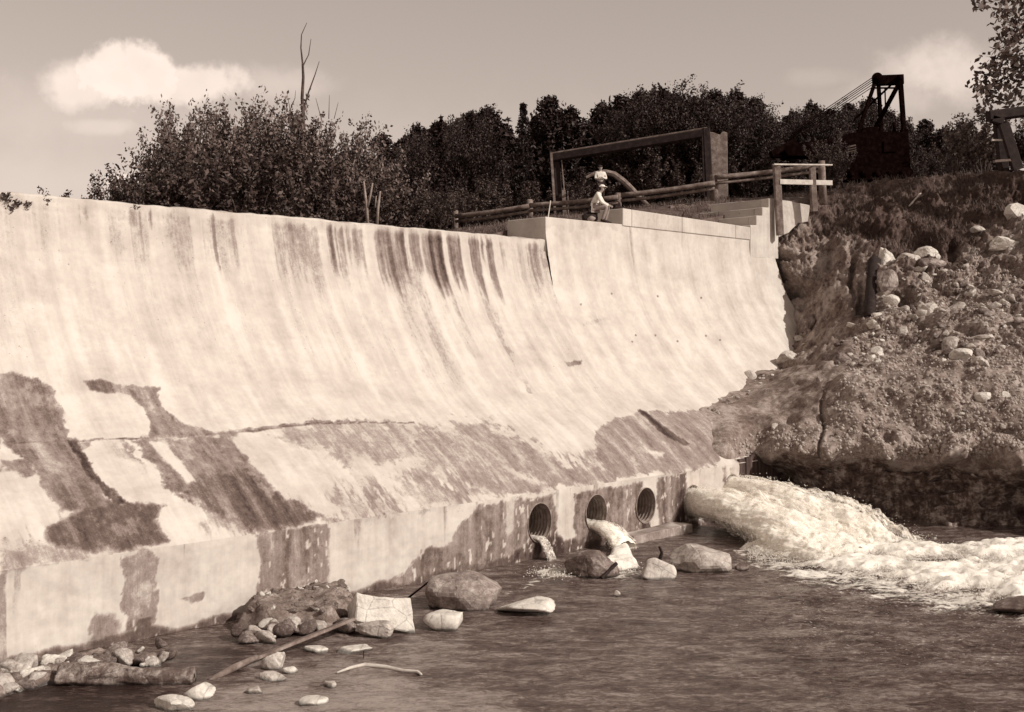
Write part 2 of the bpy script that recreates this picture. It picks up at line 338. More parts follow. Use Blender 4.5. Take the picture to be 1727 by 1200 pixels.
LIGHT = [
 ([(110,700),(95,665),(200,662),(235,690),(252,705),(240,730),(190,738),(160,715),(130,725),(112,722)], .9, 5, 7),
 ([(160,735),(200,745),(230,775),(280,830),(245,835),(200,800),(172,775)], .5, 6, 16),
 ([(250,745),(276,742),(300,775),(331,812),(316,815),(285,785)], .95, 3, 3),
 ([(388,740),(403,736),(430,770),(425,738),(460,732),(490,770),(520,812),(520,838),(470,822),(420,780)], .95, 4, 5),
 ([(0,790),(55,820),(100,870),(90,880),(40,870),(0,850)], .6, 8, 14), ([(0,735),(0,765),(18,765)], .8, 4, 4),
 ([(465,820),(540,835),(600,868),(575,876),(520,858),(480,840)], .9, 5, 8),
 ([(580,755),(600,760),(720,855),(680,865),(600,800)], .5, 9, 12),
 ([(670,800),(700,802),(720,818),(695,816)], .9, 3, 3),([(720,805),(745,808),(760,820),(735,820)], .8, 3, 3),([(770,808),(800,812),(808,822),(785,822)], .9, 3, 3),
 ([(735,790),(770,792),(776,806),(750,806)], .8, 5, 3), ([(830,772),(900,805),(930,815),(870,806)], .8, 6, 6), ([(515,758),(555,762),(545,770),(525,768)], .9, 3, 3),
 ([(1090,755),(1120,764),(1115,772),(1090,764)], .8, 3, 3), ([(900,740),(960,770),(1020,790),(960,790)], .6, 8, 10),
 ([(240,925),(285,916),(310,890),(430,900),(430,930),(260,1000),(270,940)], .9, 3, 5),
 ([(936,836),(966,832),(968,905),(945,912)], .95, 3, 3),([(1080,808),(1110,803),(1110,812),(1085,818)], .8, 3, 3),([(850,846),(868,842),(862,900),(850,900)], .4, 4, 5),
 ([(1160,797),(1246,784),(1246,800),(1160,812)], .5, 2, 3), ([(975,840),(980,840),(982,930),(975,930)], .3, 2, 2), ([(1105,850),(1110,850),(1118,930),(1110,930)], .4, 2, 2),
 ([(800,845),(1090,800),(1092,804),(800,852)], .55, 2, 4),
]
# run marks below the crest: left px, right px at the crest, length px, strength
RUNS = [(20,62,60,.16),(80,100,110,.10),(130,150,45,.22),(195,212,85,.16),(215,240,60,.26),(232,238,75,.46),(251,256,35,.5),(262,292,70,.22),(354,362,85,.36),(386,396,90,.30),(396,420,70,.16),
 (462,480,120,.24),(480,520,90,.32),(541,546,60,.22),(551,560,95,.66),(564,568,95,.42),(573,580,90,.48),(582,612,80,.30),(630,650,95,.38),(650,684,110,.64),(684,694,70,.34),(694,708,75,.50),(708,722,80,.34),(722,744,90,.68),
 (752,774,85,.58),(789,793,90,.62),(793,806,105,.66),(808,813,60,.4),(817,829,95,.66),(840,850,70,.20),(870,878,50,.22),(884,908,75,.36)]
FAINT = [(575,610,300,.15),(655,690,340,.20),(722,745,300,.17),(845,862,300,.10),(470,500,260,.13),(505,525,200,.10),(395,425,260,.10),(225,245,230,.10),(880,915,230,.12),(640,700,330,.17),(560,600,260,.08),(694,700,250,.10),(790,806,420,.14),(840,920,300,.07),(100,180,280,.05),(190,300,200,.08),(1075,1090,60,.12),(1062,1070,120,.20),(600,640,300,.07),(735,780,330,.10)]
HITE = [(519,523,90,.5),(568,571,90,.8),(612,628,160,.3),(683,687,70,.9),(704,709,60,.5),(748,752,80,.8),(776,789,260,.75),(811,817,150,.9),(590,594,30,.8)]
def stain_for(P, sv, crest_px):
    px, py = project(P); wx = fbm(P * 3.0, 6, 5, .70); wy = fbm(P * 3.0, 6, 9, .70); s = sv[:, 0]
    blot = fbm(np.c_[sv[:, 0] * 3.2, sv[:, 1] * 2.2, P[:, 2] * 0 + 9], 6, 53, .65); st = np.zeros(len(P)); ns = fbm(np.c_[sv[:, 0] * 5, sv[:, 1] * .5, P[:, 2] * 0], 4, 3)
    for poly, k, soft, rag in DARK:
        d = poly_d(px + wx * rag * .85, py + wy * rag * .65, poly); sf = soft * .9
        st = np.maximum(st, k * sstep(d, -sf, sf) * (1 + .30 * ns) * (1 - .30 * sstep(blot, .25, .75)))
    if crest_px is not None:
        cpx, drop = crest_px
        edge = fbm(np.c_[s * 7, s * 0, s * 0 + 2], 3, 4); n_f = fbm(np.c_[s * 11, sv[:, 1] * .25, s * 0], 4, 15, .6)
        for (a, b, L, k) in RUNS:
            m = sstep(cpx, a - 2.5, a + 2.5) * sstep(cpx, b + 2.5, b - 2.5)
            m = m * sstep(drop, L * (1.35 + .25 * edge), L * (.60 + .25 * edge)) * (.35 + .65 * sstep(drop, 1, 14))
            st = np.maximum(st, m * k * (1 + .3 * ns + .35 * n_f))
        for (a, b, L, k) in FAINT:
            m = sstep(cpx, a - 6, a + 4) * sstep(cpx, b + 8, b - 4) * sstep(drop, L * 1.2, L * .5); st = np.maximum(st, m * k * (1 + .5 * ns))
        for (a, b, L, k) in HITE:
            m = sstep(cpx + 1.5 * edge, a - 1.2, a + 1) * sstep(cpx + 1.5 * edge, b + 1.2, b - 1) * sstep(drop, L * 1.1, L * .7); st = st * (1 - m * k)
        n_s = fbm(np.c_[s * 1.9, s * 0, s * 0 + 7], 5, 12, .6); n_v = fbm(np.c_[s * 3, sv[:, 1] * .35, s * 0], 4, 14)
        band = np.interp(cpx, [0, 60, 170, 420, 560, 900], [.10, .16, .18, .22, .26, .18]); Lb = 95 + 45 * n_s
        st = np.maximum(st, band * 1.15 * sstep(n_s + .4 * n_v + .5 * n_f, -.5, .6) * sstep(drop, Lb * 1.5, Lb * .5) * sstep(drop, 4, 16))
        st = np.maximum(st, .15 * sstep(n_s + .25 * n_v, -.1, .75) * sstep(drop, 420, 200)); st = np.maximum(st, (.09 + .05 * n_v) * sstep(drop, 330, 60))
    for poly, k, soft, rag in LIGHT:
        d = poly_d(px + wx * rag * 1.0, py + wy * rag * .8, poly); st = st * (1 - k * .95 * sstep(d, -soft, soft))
    # mottled damp apron below the construction joint
    ap = sstep(sv[:, 1], 7.6, 8.4) * (sv[:, 1] < 11.2)
    a2 = fbm(np.c_[sv[:, 0] * 1.4 - sv[:, 1] * .3, sv[:, 1] * .9, P[:, 2] * 0 + 4], 4, 21)
    a3 = fbm(np.c_[sv[:, 0] * 5, sv[:, 1] * 1.2, P[:, 2] * 0 + 4], 5, 24, .65)
    mid = sstep(px, 420, 520) * sstep(px, 1100, 1020); st = np.maximum(st, ap * (.34 * sstep(a2 + .5 * a3, -.45, .55) + .10 * mid) * (1 - .7 * sstep(a3 + .4 * a2, .25, .7)))
    return np.clip(st, 0, 1.1)
# ------------------------------------------------------------------ the dam
S_STEP = s_at(920, 5.6)[0]                  # end of the overflow section
S_T2, Z_T2 = s_at(1050, 5.6); S_E, Z_E = s_at(1300, 5.6); S_W, Z_W = s_at(1265, 5.6)
H1a = h_at(365, s_at(920, 5.6)[1]); H1b = h_at(378, Z_T2); HB_e = h_at(406, Z_E)
H2a = h_at(351, Z_T2); H2e = h_at(383, Z_W)
dam = empty('spillway_dam', S(8, 0, 0), 'pale stained concrete spillway dam curving down to the river with pipes along its foot', 'dam')
def crest_of(s): return np.interp(s, [S_STEP, S_T2, S_E], [H1a, H1b, HB_e])
def crest_px_of(s, Hc):
    q = P0[None] + s[:, None] * D + 5.6 * NB; px = CX + F * q[:, 0] / q[:, 1]; py = HY - F * (Hc - EYE) / q[:, 1]; return px, py
def face_part(name, s0, s1, ds, top, end_fn=None, overflow=True):
    q, t = chain(PROF, 230); n = int((s1 - s0) / ds) + 1; u = np.linspace(0, 1, n)
    r = len(q); SV = np.zeros((r, n, 2)); V = np.zeros((r, n, 3))
    for i in range(r):
        e = s1 if end_fn is None else end_fn(q[i, 1]); ss = s0 + u * (e - s0)
        Ht = np.full(n, 8.5) if overflow else crest_of(ss)
        h = np.where(q[i, 1] > 7, 7 + (q[i, 1] - 7) * (Ht - 7) / 1.5, q[i, 1])
        p = np.full(n, q[i, 0])
        X = P0[0] + ss * D[0] + p * NB[0]; Y = P0[1] + ss * D[1] + p * NB[1]
        V[i] = np.stack([X, Y, h], 1); SV[i] = np.stack([ss, np.full(n, t[i])], 1)
    V = V.reshape(-1, 3); SVf = SV.reshape(-1, 2)
    nz = fbm(V * .5, 3, 1) * .03 + fbm(V * 2.5, 3, 2) * .010 + fbm(V * 9, 2, 8) * .004
    # shallow ridges between the boards and lifts of the pour
    lift = np.abs(((SVf[:, 1] * 1.0) % 1.25) / 1.25 - .5) > .488
    nz -= lift * .006
    if not overflow:
        for sj in (s_at(1062, 5.6)[0], s_at(1150, 5.6)[0] + .3): nz -= .02 * (np.abs(SVf[:, 0] - sj) < .035)
    else:
        nz -= .012 * (np.abs(SVf[:, 0] - s_at(555, 5.6)[0]) < .03)
        topm = SVf[:, 1] < .35; nz += topm * fbm(np.c_[SVf[:, 0] * 2.2, SVf[:, 0] * 0, SVf[:, 1]], 4, 6) * .03
    nz *= sstep(SVf[:, 1], 0, .25) * sstep(SVf[:, 1], t[-1], t[-1] - .3)
    nrm = np.array([-NB[0], -NB[1], .5]); V += nz[:, None] * nrm[None]
    cp, cy = crest_px_of(SVf[:, 0], 8.5 if overflow else crest_of(SVf[:, 0])); px, py = project(V)
    st = stain_for(V, SVf, (cp, py - cy) if overflow else None)
    if not overflow:
        ns = fbm(np.c_[SVf[:, 0] * 4, SVf[:, 1] * .5, SVf[:, 0] * 0], 4, 3)
        for pxj, L, k in ((1063, 110, .30), (1150, 60, .15), (1200, 90, .12), (1262, 120, .10), (975, 60, .10), (1115, 60, .12)):
            st = np.maximum(st, k * sstep(np.abs(cp - pxj), 4, 1) * sstep(py - cy, L, L * .4) * (1 + .4 * ns))
        for (hx, hy) in ((1031, 495), (1109, 499), (1182, 502), (1066, 576), (1142, 575), (1214, 573), (979, 513), (1072, 565), (1105, 565), (1190, 566)):
            st = np.maximum(st, .55 * sstep(np.hypot(px - hx, py - hy), 2.6, 1.0))
    me = np_mesh(name, V, grid_faces(r, n)[:, ::-1])
    attr(me, 'stain', st); attr(me, 'sv', np.c_[SVf * (1 if overflow else .45), SVf[:, 0] * 0], 'FLOAT_VECTOR')
    return link(name, me, MT['conc'], dam, True)
face_part('spillway_face', -7.0, S_STEP, .04, 0)
s_edge = s_at(1357, 4.6)[0]
def end_fn(h): return float(np.interp(h, [0, 3, 6.4, 8.5], [S_E + 5, S_E + 4, s_edge + .1, S_E]))
face_part('abutment_face', S_STEP, S_E, .05, 0, end_fn, False)
def slab(name, pts, off, parent=dam, stain=.0, mat='conc', cuts=0, rag=0):
    mb = MB(); mb.prism(pts, off); me = bpy.data.meshes.new(name); me.from_pydata([tuple(v) for v in mb.v], [], mb.f)
    import bmesh
    bm = bmesh.new(); bm.from_mesh(me); bmesh.ops.recalc_face_normals(bm, faces=bm.faces)
    if cuts: bmesh.ops.triangulate(bm, faces=[f for f in bm.faces if len(f.verts) > 4])
    bmesh.ops.bevel(bm, geom=[e for e in bm.edges if len(e.link_faces) == 2 and e.calc_face_angle(0) > .5], offset=.018, segments=1, affect='EDGES')
    for _ in range(cuts): bmesh.ops.subdivide_edges(bm, edges=[e for e in bm.edges if e.calc_length() > .12], cuts=1, use_grid_fill=True)
    bm.to_mesh(me); bm.free(); n = len(me.vertices); V = np.zeros(n * 3, np.float32); me.vertices.foreach_get('co', V); V = V.reshape(-1, 3)
    if rag: V += np.stack([fbm(V * 3 + k * 7, 3, k) for k in range(3)], 1) * rag; me.vertices.foreach_set('co', V.ravel())
    s = (V[:, :2] - P0) @ D
    attr(me, 'stain', np.full(n, stain) if np.isscalar(stain) else stain(V)); attr(me, 'sv', np.c_[s, 10 - V[:, 2], s * 0], 'FLOAT_VECTOR')
    return link(name, me, MT[mat], parent)
# crest back and overflow top (rounded, slopes away upstream)
V = []; ss = np.linspace(-7, S_STEP, 260); pr = [(5.62, 8.5), (5.66, 8.535), (5.76, 8.56), (6.2, 8.56), (6.9, 8.45), (7.6, 8.2), (7.6, 5.5)]
for p, h in pr:
    for s in ss: V.append(tuple(S(s, p, h)))
V = np.array(V); V[:, 2] += fbm(V * np.array([2.2, 2.2, .3]), 4, 6) * .03 * np.repeat([0, .5, 1, 1, 1, 1, 1], len(ss))
me = np_mesh('crest', V, grid_faces(len(pr), len(ss))); s_ = (V[:, :2] - P0) @ D
attr(me, 'stain', np.clip(.1 + .2 * fbm(V * 1.5, 3, 3), 0, .5)); attr(me, 'sv', np.c_[s_, s_ * 0, s_ * 0], 'FLOAT_VECTOR'); link('crest', me, MT['conc'], dam, True)
nbv = Vector((NB[0], NB[1], 0)); dv = Vector((D[0], D[1], 0))
# first raised tier: end block and cap wall
def tier(name, sa, sb, ha, hb, lo_a, lo_b, p0, th, stain):
    A = [S(sa, p0, lo_a), S(sb, p0, lo_b), S(sb, p0, hb), S(sa, p0, ha)]
    return slab(name, A, nbv * th, dam, stain, 'conc', 3)
tier('raised_block', S_STEP, S_T2 + .1, H1a, H1b, 8.0, 8.3, 5.605, 1.75, .05)
jn = [1050, 1065, 1150, 1240, 1265]
for i in range(4):
    a, b = jn[i], jn[i + 1]; sa, sb = s_at(a, 5.58)[0] + (.008 if i else 0), s_at(b, 5.58)[0] - .008
    g = lambda s, A, B: A + (B - A) * (s - S_T2) / (S_W - S_T2)
    tier('parapet_section', sa, sb, g(sa, H2a, H2e), g(sb, H2a, H2e), crest_of(sa) - .05, crest_of(sb) - .05, 5.575 + .004 * (i % 2), 1.15, .10 + .05 * (i % 2))
# stepped end wall and the flight of steps behind it
steps = [(1265, 1275, 379), (1275, 1285, 363), (1285, 1296, 349), (1296, 1312, 334)]
s0_, z0_ = s_at(1265, 5.58); s1_, z1_ = s_at(1312, 5.58); poly = [S(s0_, 5.57, HB_e - .75), S(s1_, 5.57, HB_e - .7)]
for (a, b, y) in steps[::-1]:
    sa, za = s_at(a, 5.58); sb, zb = s_at(b, 5.58); hh_ = h_at(y, za); poly += [S(sb, 5.57, hh_ + .02), S(sa, 5.57, hh_)]
slab('stepped_wall', poly, nbv * .38, dam, .04, 'conc', 2)
for i, (a, b, y) in enumerate(steps):
    sa, za = s_at(a, 5.58); sb, zb = s_at(1312, 5.58); hh_ = h_at(y, za)
    hb_ = h_at(steps[i - 1][2], s_at(steps[i - 1][0], 5.58)[1]) + .012 if i else hh_ - .6
    slab('step', [S(sa + .03, 5.96, hb_), S(sb - .01, 5.96, hb_), S(sb - .01, 5.96, hh_ - .01), S(sa + .03, 5.96, hh_ - .01)], nbv * (3.2 - .25 * i), dam, .12, 'conc', 2)
# ---- front wall with its pipe mouths
PIPES = []
for px, pc in ((909, 881), (1004.5, 865), (1088, 852), (1167, 846), (1234, 827)):
    s, z = s_at(px, 0); PIPES.append((s, h_at(pc, z)))
def front_wall():
    ds = .04; s0, s1 = -7.0, s_at(1246, 0)[0]; n = int((s1 - s0) / ds) + 1; hs = np.linspace(1.6, -.7, 58); ss = np.linspace(s0, s1, n)
    Sg, Hg = np.meshgrid(ss, hs); R = .45; Sg = Sg.copy(); Hg = Hg.copy()
    for (ps, ph) in PIPES:
        r = np.hypot((Sg - ps) / .9, (Hg - ph) / 1.05); m = np.abs(r - R) < .03; k = np.where(m, R / np.maximum(r, 1e-6), 1)
        Sg = ps + (Sg - ps) * k; Hg = ph + (Hg - ph) * k
    s = Sg.ravel(); h = Hg.ravel(); dq = fbm(np.c_[s * 1.2, h * 1.2, s * 0], 3, 2) * .018 + fbm(np.c_[s * 7, h * 7, s * 0], 3, 3) * .007
    dq *= sstep(h, 1.6, 1.5)
    dq += sstep(h, .5, .0) * fbm(np.c_[s * 2.6, h * 3, s * 0], 4, 8) * .03
    V = np.c_[P0[0] + s * D[0] - dq * NB[0], P0[1] + s * D[1] - dq * NB[1], h]
    Fq = grid_faces(58, n); c = np.stack([s[Fq].mean(1), h[Fq].mean(1)], 1); keep = np.ones(len(Fq), bool)
    for (ps, ph) in PIPES: keep &= np.hypot((c[:, 0] - ps) / .9, (c[:, 1] - ph) / 1.05) > R - .004
    me = np_mesh('front_wall', V, Fq[keep][:, ::-1]); sv = np.c_[s, 11.5 + 1.6 - h]
    st = stain_for(V, sv, None)
    dwat = .75 * sstep(h + .10 * fbm(np.c_[s * 1.5, s * 0, s * 0], 4, 77), .20, .05); st = np.maximum(st, dwat)                       # wet tide line
    fl = fbm(np.c_[s * 12, h * 4, s * 0], 3, 31); st = st * (1 - .75 * ((fl > .72) & (st > .4)))   # flaked pale spots
    dr = fbm(np.c_[s * 9, h * .5, s * 0], 3, 33); st = np.maximum(st, .26 * sstep(dr, .5, 1.0) * sstep(h, -.2, 1.7))
    attr(me, 'stain', st); attr(me, 'sv', np.c_[sv, s * 0], 'FLOAT_VECTOR'); link('front_wall', me, MT['conc'], dam, False)
front_wall()
for i, (ps, ph) in enumerate(PIPES):       # corrugated culvert pipes running back into the dam
    L = 3.2; nr = 130; nk = 40; V = []
    for r in range(nr):
        q = -.03 + L * r / (nr - 1); rad = .435 + .017 * sin(q * 2 * pi / .105)
        if r < 2: rad = .452
        for k in range(nk):
            a = 2 * pi * k / nk; V.append(tuple(S(ps + .9 * rad * cos(a), q, ph + 1.05 * rad * sin(a))))
    for k in range(nk): a = 2 * pi * k / nk; V.append(tuple(S(ps + .425 * cos(a), -.03, ph + .493 * sin(a))))
    for k in range(nk): a = 2 * pi * k / nk; V.append(tuple(S(ps + .425 * cos(a), .03, ph + .493 * sin(a))))
    Fq = [(r * nk + k, r * nk + (k + 1) % nk, (r + 1) * nk + (k + 1) % nk, (r + 1) * nk + k) for r in range(nr - 1) for k in range(nk)]
    o = nr * nk; Fq += [(k, o + k, o + (k + 1) % nk, (k + 1) % nk) for k in range(nk)] + [(o + k, o + nk + k, o + nk + (k + 1) % nk, o + (k + 1) % nk) for k in range(nk)]
    me = np_mesh('culvert_pipe', V, Fq); link('culvert_pipe', me, MT['pipe'], dam, True)
MT['bulk'] = mat_simple('stained planks', .015, .05, .11, 2.2, .6, .02, .7, stretch=(5, 5, .35))
sa, za = s_at(1247.5, 0); sb, zb = s_at(1336, 0)
mb = MB()
for k in range(9):
    a = sa + (sb - sa) * k / 9; b = sa + (sb - sa) * (k + 1) / 9 - .012; of = random.Random(k).uniform(-.02, .03)
    mb.prism([S(a, of, -.6), S(b, of, -.6), S(b, of, 1.72 + .04 * (k % 3)), S(a, of, 1.72 + .04 * (k % 3))], nbv * .08)
o = mb.build('timber_bulkhead', MT['bulk']); tag(o, 'dark stained timber sheeting continuing the pale front wall into the bank', 'retaining wall')
# ------------------------------------------------------------------ right bank
def rbf(P, Z):
    P = np.asarray(P, float); n = len(P); d = np.linalg.norm(P[:, None] - P[None], axis=2)
    A = np.zeros((n + 3, n + 3)); A[:n, :n] = d; A[:n, n] = 1; A[:n, n + 1:] = P; A[n:, :n] = A[:n, n:].T
    c = np.linalg.solve(A, np.r_[Z, 0, 0, 0])
    def f(Q):
        Q = np.asarray(Q, float); out = c[n] + Q @ c[n + 1:]
        for i in range(n): out = out + c[i] * np.linalg.norm(Q - P[i], axis=1)
        return out
    return f
ctrl = []
for (x, y) in ((1345, 560), (1310, 600), (1250, 648), (1215, 670), (1183, 690)): ctrl.append((x, y, dam_hit(x, y)))
for (x, y) in ((1300, 560), (1250, 600), (1200, 640), (1150, 680), (1300, 500)): ctrl.append((x, y, dam_hit(x, y) + 1.2))
ctrl += [(1200, 712, dam_hit(1200, 712)), (1226, 745, 33.95), (1222, 775, 33.7), (1150, 740, dam_hit(1150, 740) + .8), (1180, 775, dam_hit(1180, 775) + .7), (1245, 783, 34.05), (1200, 850, 36), (1268, 796, 36.0), (1300, 798, 35.9), (1325, 802, 35.4), (1290, 840, 36.2)]
zE = s_edge and s_at(1357, 4.6)[1]
ctrl += [(1357, 505, zE + .2), (1330, 450, Z_E - .2), (1305, 410, Z_E + .25), (1290, 430, Z_E + 1.5), (1250, 400, Z_E + 2), (1320, 398, 46.3), (1345, 378, 46.6), (1370, 356, 47.2), (1330, 350, 49.5), (1300, 360, 50)]
ctrl += [(1400, 318, 49.5), (1400, 400, 46.2), (1400, 480, 44.2), (1400, 560, 41), (1400, 605, 38.2), (1460, 300, 49.5), (1520, 297, 48.5), (1450, 440, 44), (1520, 440, 42.6), (1520, 520, 40.5), (1600, 290, 48), (1600, 380, 45), (1600, 480, 41), (1600, 600, 35.8),
         (1727, 283, 46), (1727, 400, 42.5), (1727, 500, 39), (1727, 600, 35), (1500, 600, 37), (1330, 640, 38.3), (1280, 680, 36.6), (1400, 680, 35), (1500, 680, 34.2), (1600, 680, 33.2), (1727, 690, 32.2),
         (1270, 740, 34.9), (1300, 770, 34.0), (1350, 757, 33.1), (1400, 755, 32.6), (1500, 757, 32.0), (1600, 765, 31.5), (1727, 790, 30.9), (1330, 790, 34.8), (1400, 775, 33.6), (1500, 778, 33.2), (1600, 790, 32.8), (1727, 812, 32.0),
         (1340, 830, 35.0), (1420, 840, 33.8), (1500, 850, 33.4), (1600, 850, 33.0), (1727, 860, 32.3), (1350, 870, 34.6), (1450, 888, 32.7), (1600, 892, 32.3), (1727, 893, 32.0), (1350, 920, 34.0), (1600, 930, 32.0), (1727, 930, 31.8),
         (2100, 270, 40), (2100, 450, 36), (2100, 600, 31), (2100, 760, 27), (2100, 900, 26.5), (2600, 270, 33), (2600, 600, 26), (2600, 900, 22)]
ctrl = np.array(ctrl); bankf = rbf(ctrl[:, :2] / 100, ctrl[:, 2])
RIDGE = np.array([(1150, 345), (1290, 345), (1330, 348), (1365, 352), (1400, 320), (1450, 308), (1520, 298), (1600, 291), (1727, 284), (2100, 275), (2600, 270)])
def bank_pt(x, y): z = float(bankf(np.array([[x / 100, y / 100]]))[0]); return W(x, y, z)
def build_bank():
    xs = np.r_[np.arange(1130, 1760, 2.2), np.arange(1760, 2600, 9)]; r = 300; nx = len(xs); tt = np.linspace(0, 1, r)
    yt = np.interp(xs, RIDGE[:, 0], RIDGE[:, 1]) + 1.5 * np.sin(xs * .13) + 1.2 * np.sin(xs * .31)
    Y = yt[None] + (935 - yt[None]) * tt[:, None]; X = np.repeat(xs[None], r, 0)
    Q = np.c_[X.ravel(), Y.ravel()]; z = bankf(Q / 100)
    P = np.c_[(Q[:, 0] - CX) / F * z, z, EYE + (HY - Q[:, 1]) / F * z]
    calm = .35 + .65 * sstep(Q[:, 0], 1190, 1400)
    edge = sstep(Q[:, 1] - np.repeat(yt[None], r, 0).ravel(), 0, 25)
    a = fbm(P * .45, 4, 40) * .42; a2 = fbm(P * 1.6, 4, 41) * .17; lowsm = sstep(Q[:, 1], 590, 620) * (1 - .5 * sstep(Q[:, 0], 1440, 1520)); a3 = fbm(P * 6, 4, 42) * .05 * (1 - .65 * lowsm) - (1 - np.abs(fbm(P * 2.6, 4, 45))) ** 4 * .10 * sstep(Q[:, 0], 1280, 1330) * sstep(Q[:, 1], 640, 560)
    up = sstep(Q[:, 1], 560, 420)
    # gullies in the upper clay, soft bulges and layered cut in the undercut cliff
    cl = sstep(Q[:, 1], 765, 785) * sstep(Q[:, 0], 1330, 1400); lay = np.abs(fbm(np.c_[P[:, 0] * .5, P[:, 1] * .5, P[:, 2] * 7], 3, 44)) * .22
    gul = -np.abs(fbm(np.c_[P[:, 0] * 1.1, P[:, 1] * .6, P[:, 2] * .5], 4, 47)) * .30 * up
    dsp = (a + a2) * calm + a3 + gul - cl * lay + fbm(P * 9, 3, 58) * .05 * up
    crack = np.exp(-((Q[:, 0] - (1388 + (Q[:, 1] - 700) * -.05 + 4 * np.sin(Q[:, 1] * .1))) / 3.0) ** 2) * sstep(Q[:, 1], 640, 700) * sstep(Q[:, 1], 775, 760) * .3
    dsp -= crack
    for (bx, by, rx, ry, dp) in ((1330, 428, 16, 6, .8), (1338, 486, 22, 9, 1.0), (1320, 455, 10, 5, .5), (1436, 470, 6, 34, .7), (1452, 505, 10, 26, .8), (1400, 440, 8, 14, .5), (1470, 395, 26, 8, .6), (1545, 395, 30, 12, .6), (1540, 452, 24, 6, .8), (1530, 500, 16, 13, 1.0), (1608, 415, 8, 18, .8), (1420, 350, 20, 9, .5), (1375, 385, 12, 6, .6), (1330, 696, 12, 8, .4), (1325, 612, 20, 5, .6), (1308, 600, 8, 6, .5), (1372, 543, 5, 9, .5), (1640, 565, 16, 7, .5), (1520, 565, 14, 8, .5), (1610, 600, 14, 5, .5), (1700, 470, 16, 6, .5), (1500, 725, 14, 8, .4), (1590, 715, 30, 7, .4), (1700, 720, 26, 5, .4), (1680, 440, 14, 8, .5), (1355, 520, 6, 10, .4), (1580, 470, 8, 12, .5), (1560, 540, 12, 5, .4), (1470, 560, 9, 6, .4)):
        g_ = np.exp(-(((Q[:, 0] - bx + 6 * a2 / .17) / rx) ** 2 + ((Q[:, 1] - by + 5 * a / .42) / ry) ** 2) ** 1.5); dsp -= dp * .8 * g_
    dsp += .16 * sstep(np.abs(fbm(P * 3.1, 4, 48)), .22, .0) * up - .05
    dsp += fbm(P * np.array([2.2, 2.2, 4]), 4, 49) * .18 * cl + fbm(np.c_[P[:, 0] * 1.6, P[:, 1] * 0, P[:, 1] * 0], 4, 55) * .5 * sstep(np.abs(Q[:, 1] - 768), 26, 4) * sstep(Q[:, 0], 1260, 1400)
    nr = np.array([-.15, -.8, .55]); P2 = P + (dsp * (.25 + .75 * edge))[:, None] * nr
    # level ground running back from the ridge top
    top = P2[:nx].copy(); rows = [P2]; back = []
    for k in range(1, 9):
        q = top.copy(); q[:, 1] += (1.35 ** k - 1) * 6; q[:, 0] += (q[:, 0] * .02 * k); q[:, 2] += .05 * k + fbm(q * .6, 3, 50) * .15; back.append(q)
    V = np.concatenate([b for b in back[::-1]] + [P2]); me = np_mesh('bank', V, grid_faces(r + 8, nx)[:, ::-1])
    nb = nx * 8; kind = np.zeros(len(V))       # 0 clay 1 grass turf 2 gravel 3 wet cut
    Qx = np.r_[np.full(nb, 1500.), Q[:, 0]]; Qy = np.r_[np.full(nb, 280.), Q[:, 1]]
    w_ = fbm(V * 1.2, 4, 61)
    line = np.interp(Qx, [1130, 1360, 1400, 1450, 1560, 1620, 1727, 2600], [330, 370, 400, 425, 440, 420, 345, 330])
    grass = sstep(Qy + w_ * 22, line + 8, line - 12)
    gline = np.interp(Qx, [1130, 1380, 1450, 1530, 1620, 2600], [900, 640, 560, 480, 440, 420])
    gravel = sstep(fbm(V * .9, 4, 63), -.5, .25) * sstep(Qy + w_ * 25, gline - 10, gline + 20) * sstep(Qy, 770, 750) * sstep(Qx + w_ * 30, 1390, 1450)
    cut = sstep(Qy + w_ * 15, np.interp(Qx, [1300, 1340, 1400, 1727], [775, 764, 760, 800]) - 1, np.interp(Qx, [1300, 1340, 1400, 1727], [775, 764, 760, 800]) + 8)
    attr(me, 'grass', grass); attr(me, 'gravel', gravel); attr(me, 'cut', cut)
    m, t = material('bank soil'); ob = N(t, 'ShaderNodeTexCoord').outputs['Object']
    A = lambda n: N(t, 'ShaderNodeAttribute', attribute_name=n).outputs['Fac']
    n1 = noise(t, ob, .9, 7, .62); n2 = noise(t, ob, 7, 6, .68); n3 = noise(t, ob, 30, 4, .7)
    mix = M_(t, 'ADD', M_(t, 'MULTIPLY', n1, .45), M_(t, 'ADD', M_(t, 'MULTIPLY', n2, .33), M_(t, 'MULTIPLY', n3, .22)))
    clay = ramp(t, mix, [(.38, .055), (.48, .15), (.58, .32)])
    gv = N(t, 'ShaderNodeTexVoronoi', {'Vector': ob, 'Scale': 11.0, 'Randomness': 1.0}); gcol = N(t, 'ShaderNodeRGBToBW', {0: gv.outputs['Color']}).outputs[0]
    gr = ramp(t, M_(t, 'ADD', M_(t, 'MULTIPLY', gcol, .5), M_(t, 'MULTIPLY', mix, .5)), [(.32, .08), (.5, .17), (.66, .36)])
    gs = ramp(t, mix, [(.38, .025), (.5, .06), (.62, .16)])
    layn = noise(t, N(t, 'ShaderNodeMapping', {'Vector': ob, 'Scale': (1.6, 1.6, 2.2)}).outputs[0], 1.5, 6, .7)
    vst = noise(t, N(t, 'ShaderNodeMapping', {'Vector': ob, 'Scale': (3.2, 3.2, .35)}).outputs[0], 1.5, 5, .65)
    ct = ramp(t, M_(t, 'ADD', M_(t, 'MULTIPLY', layn, .4), M_(t, 'ADD', M_(t, 'MULTIPLY', vst, .35), M_(t, 'MULTIPLY', n2, .25))), [(.40, .025), (.50, .09), (.60, .36)])
    c = N(t, 'ShaderNodeMix', {0: A('gravel'), 6: clay, 7: gr}, data_type='RGBA').outputs[2]
    c = N(t, 'ShaderNodeMix', {0: A('grass'), 6: c, 7: gs}, data_type='RGBA').outputs[2]
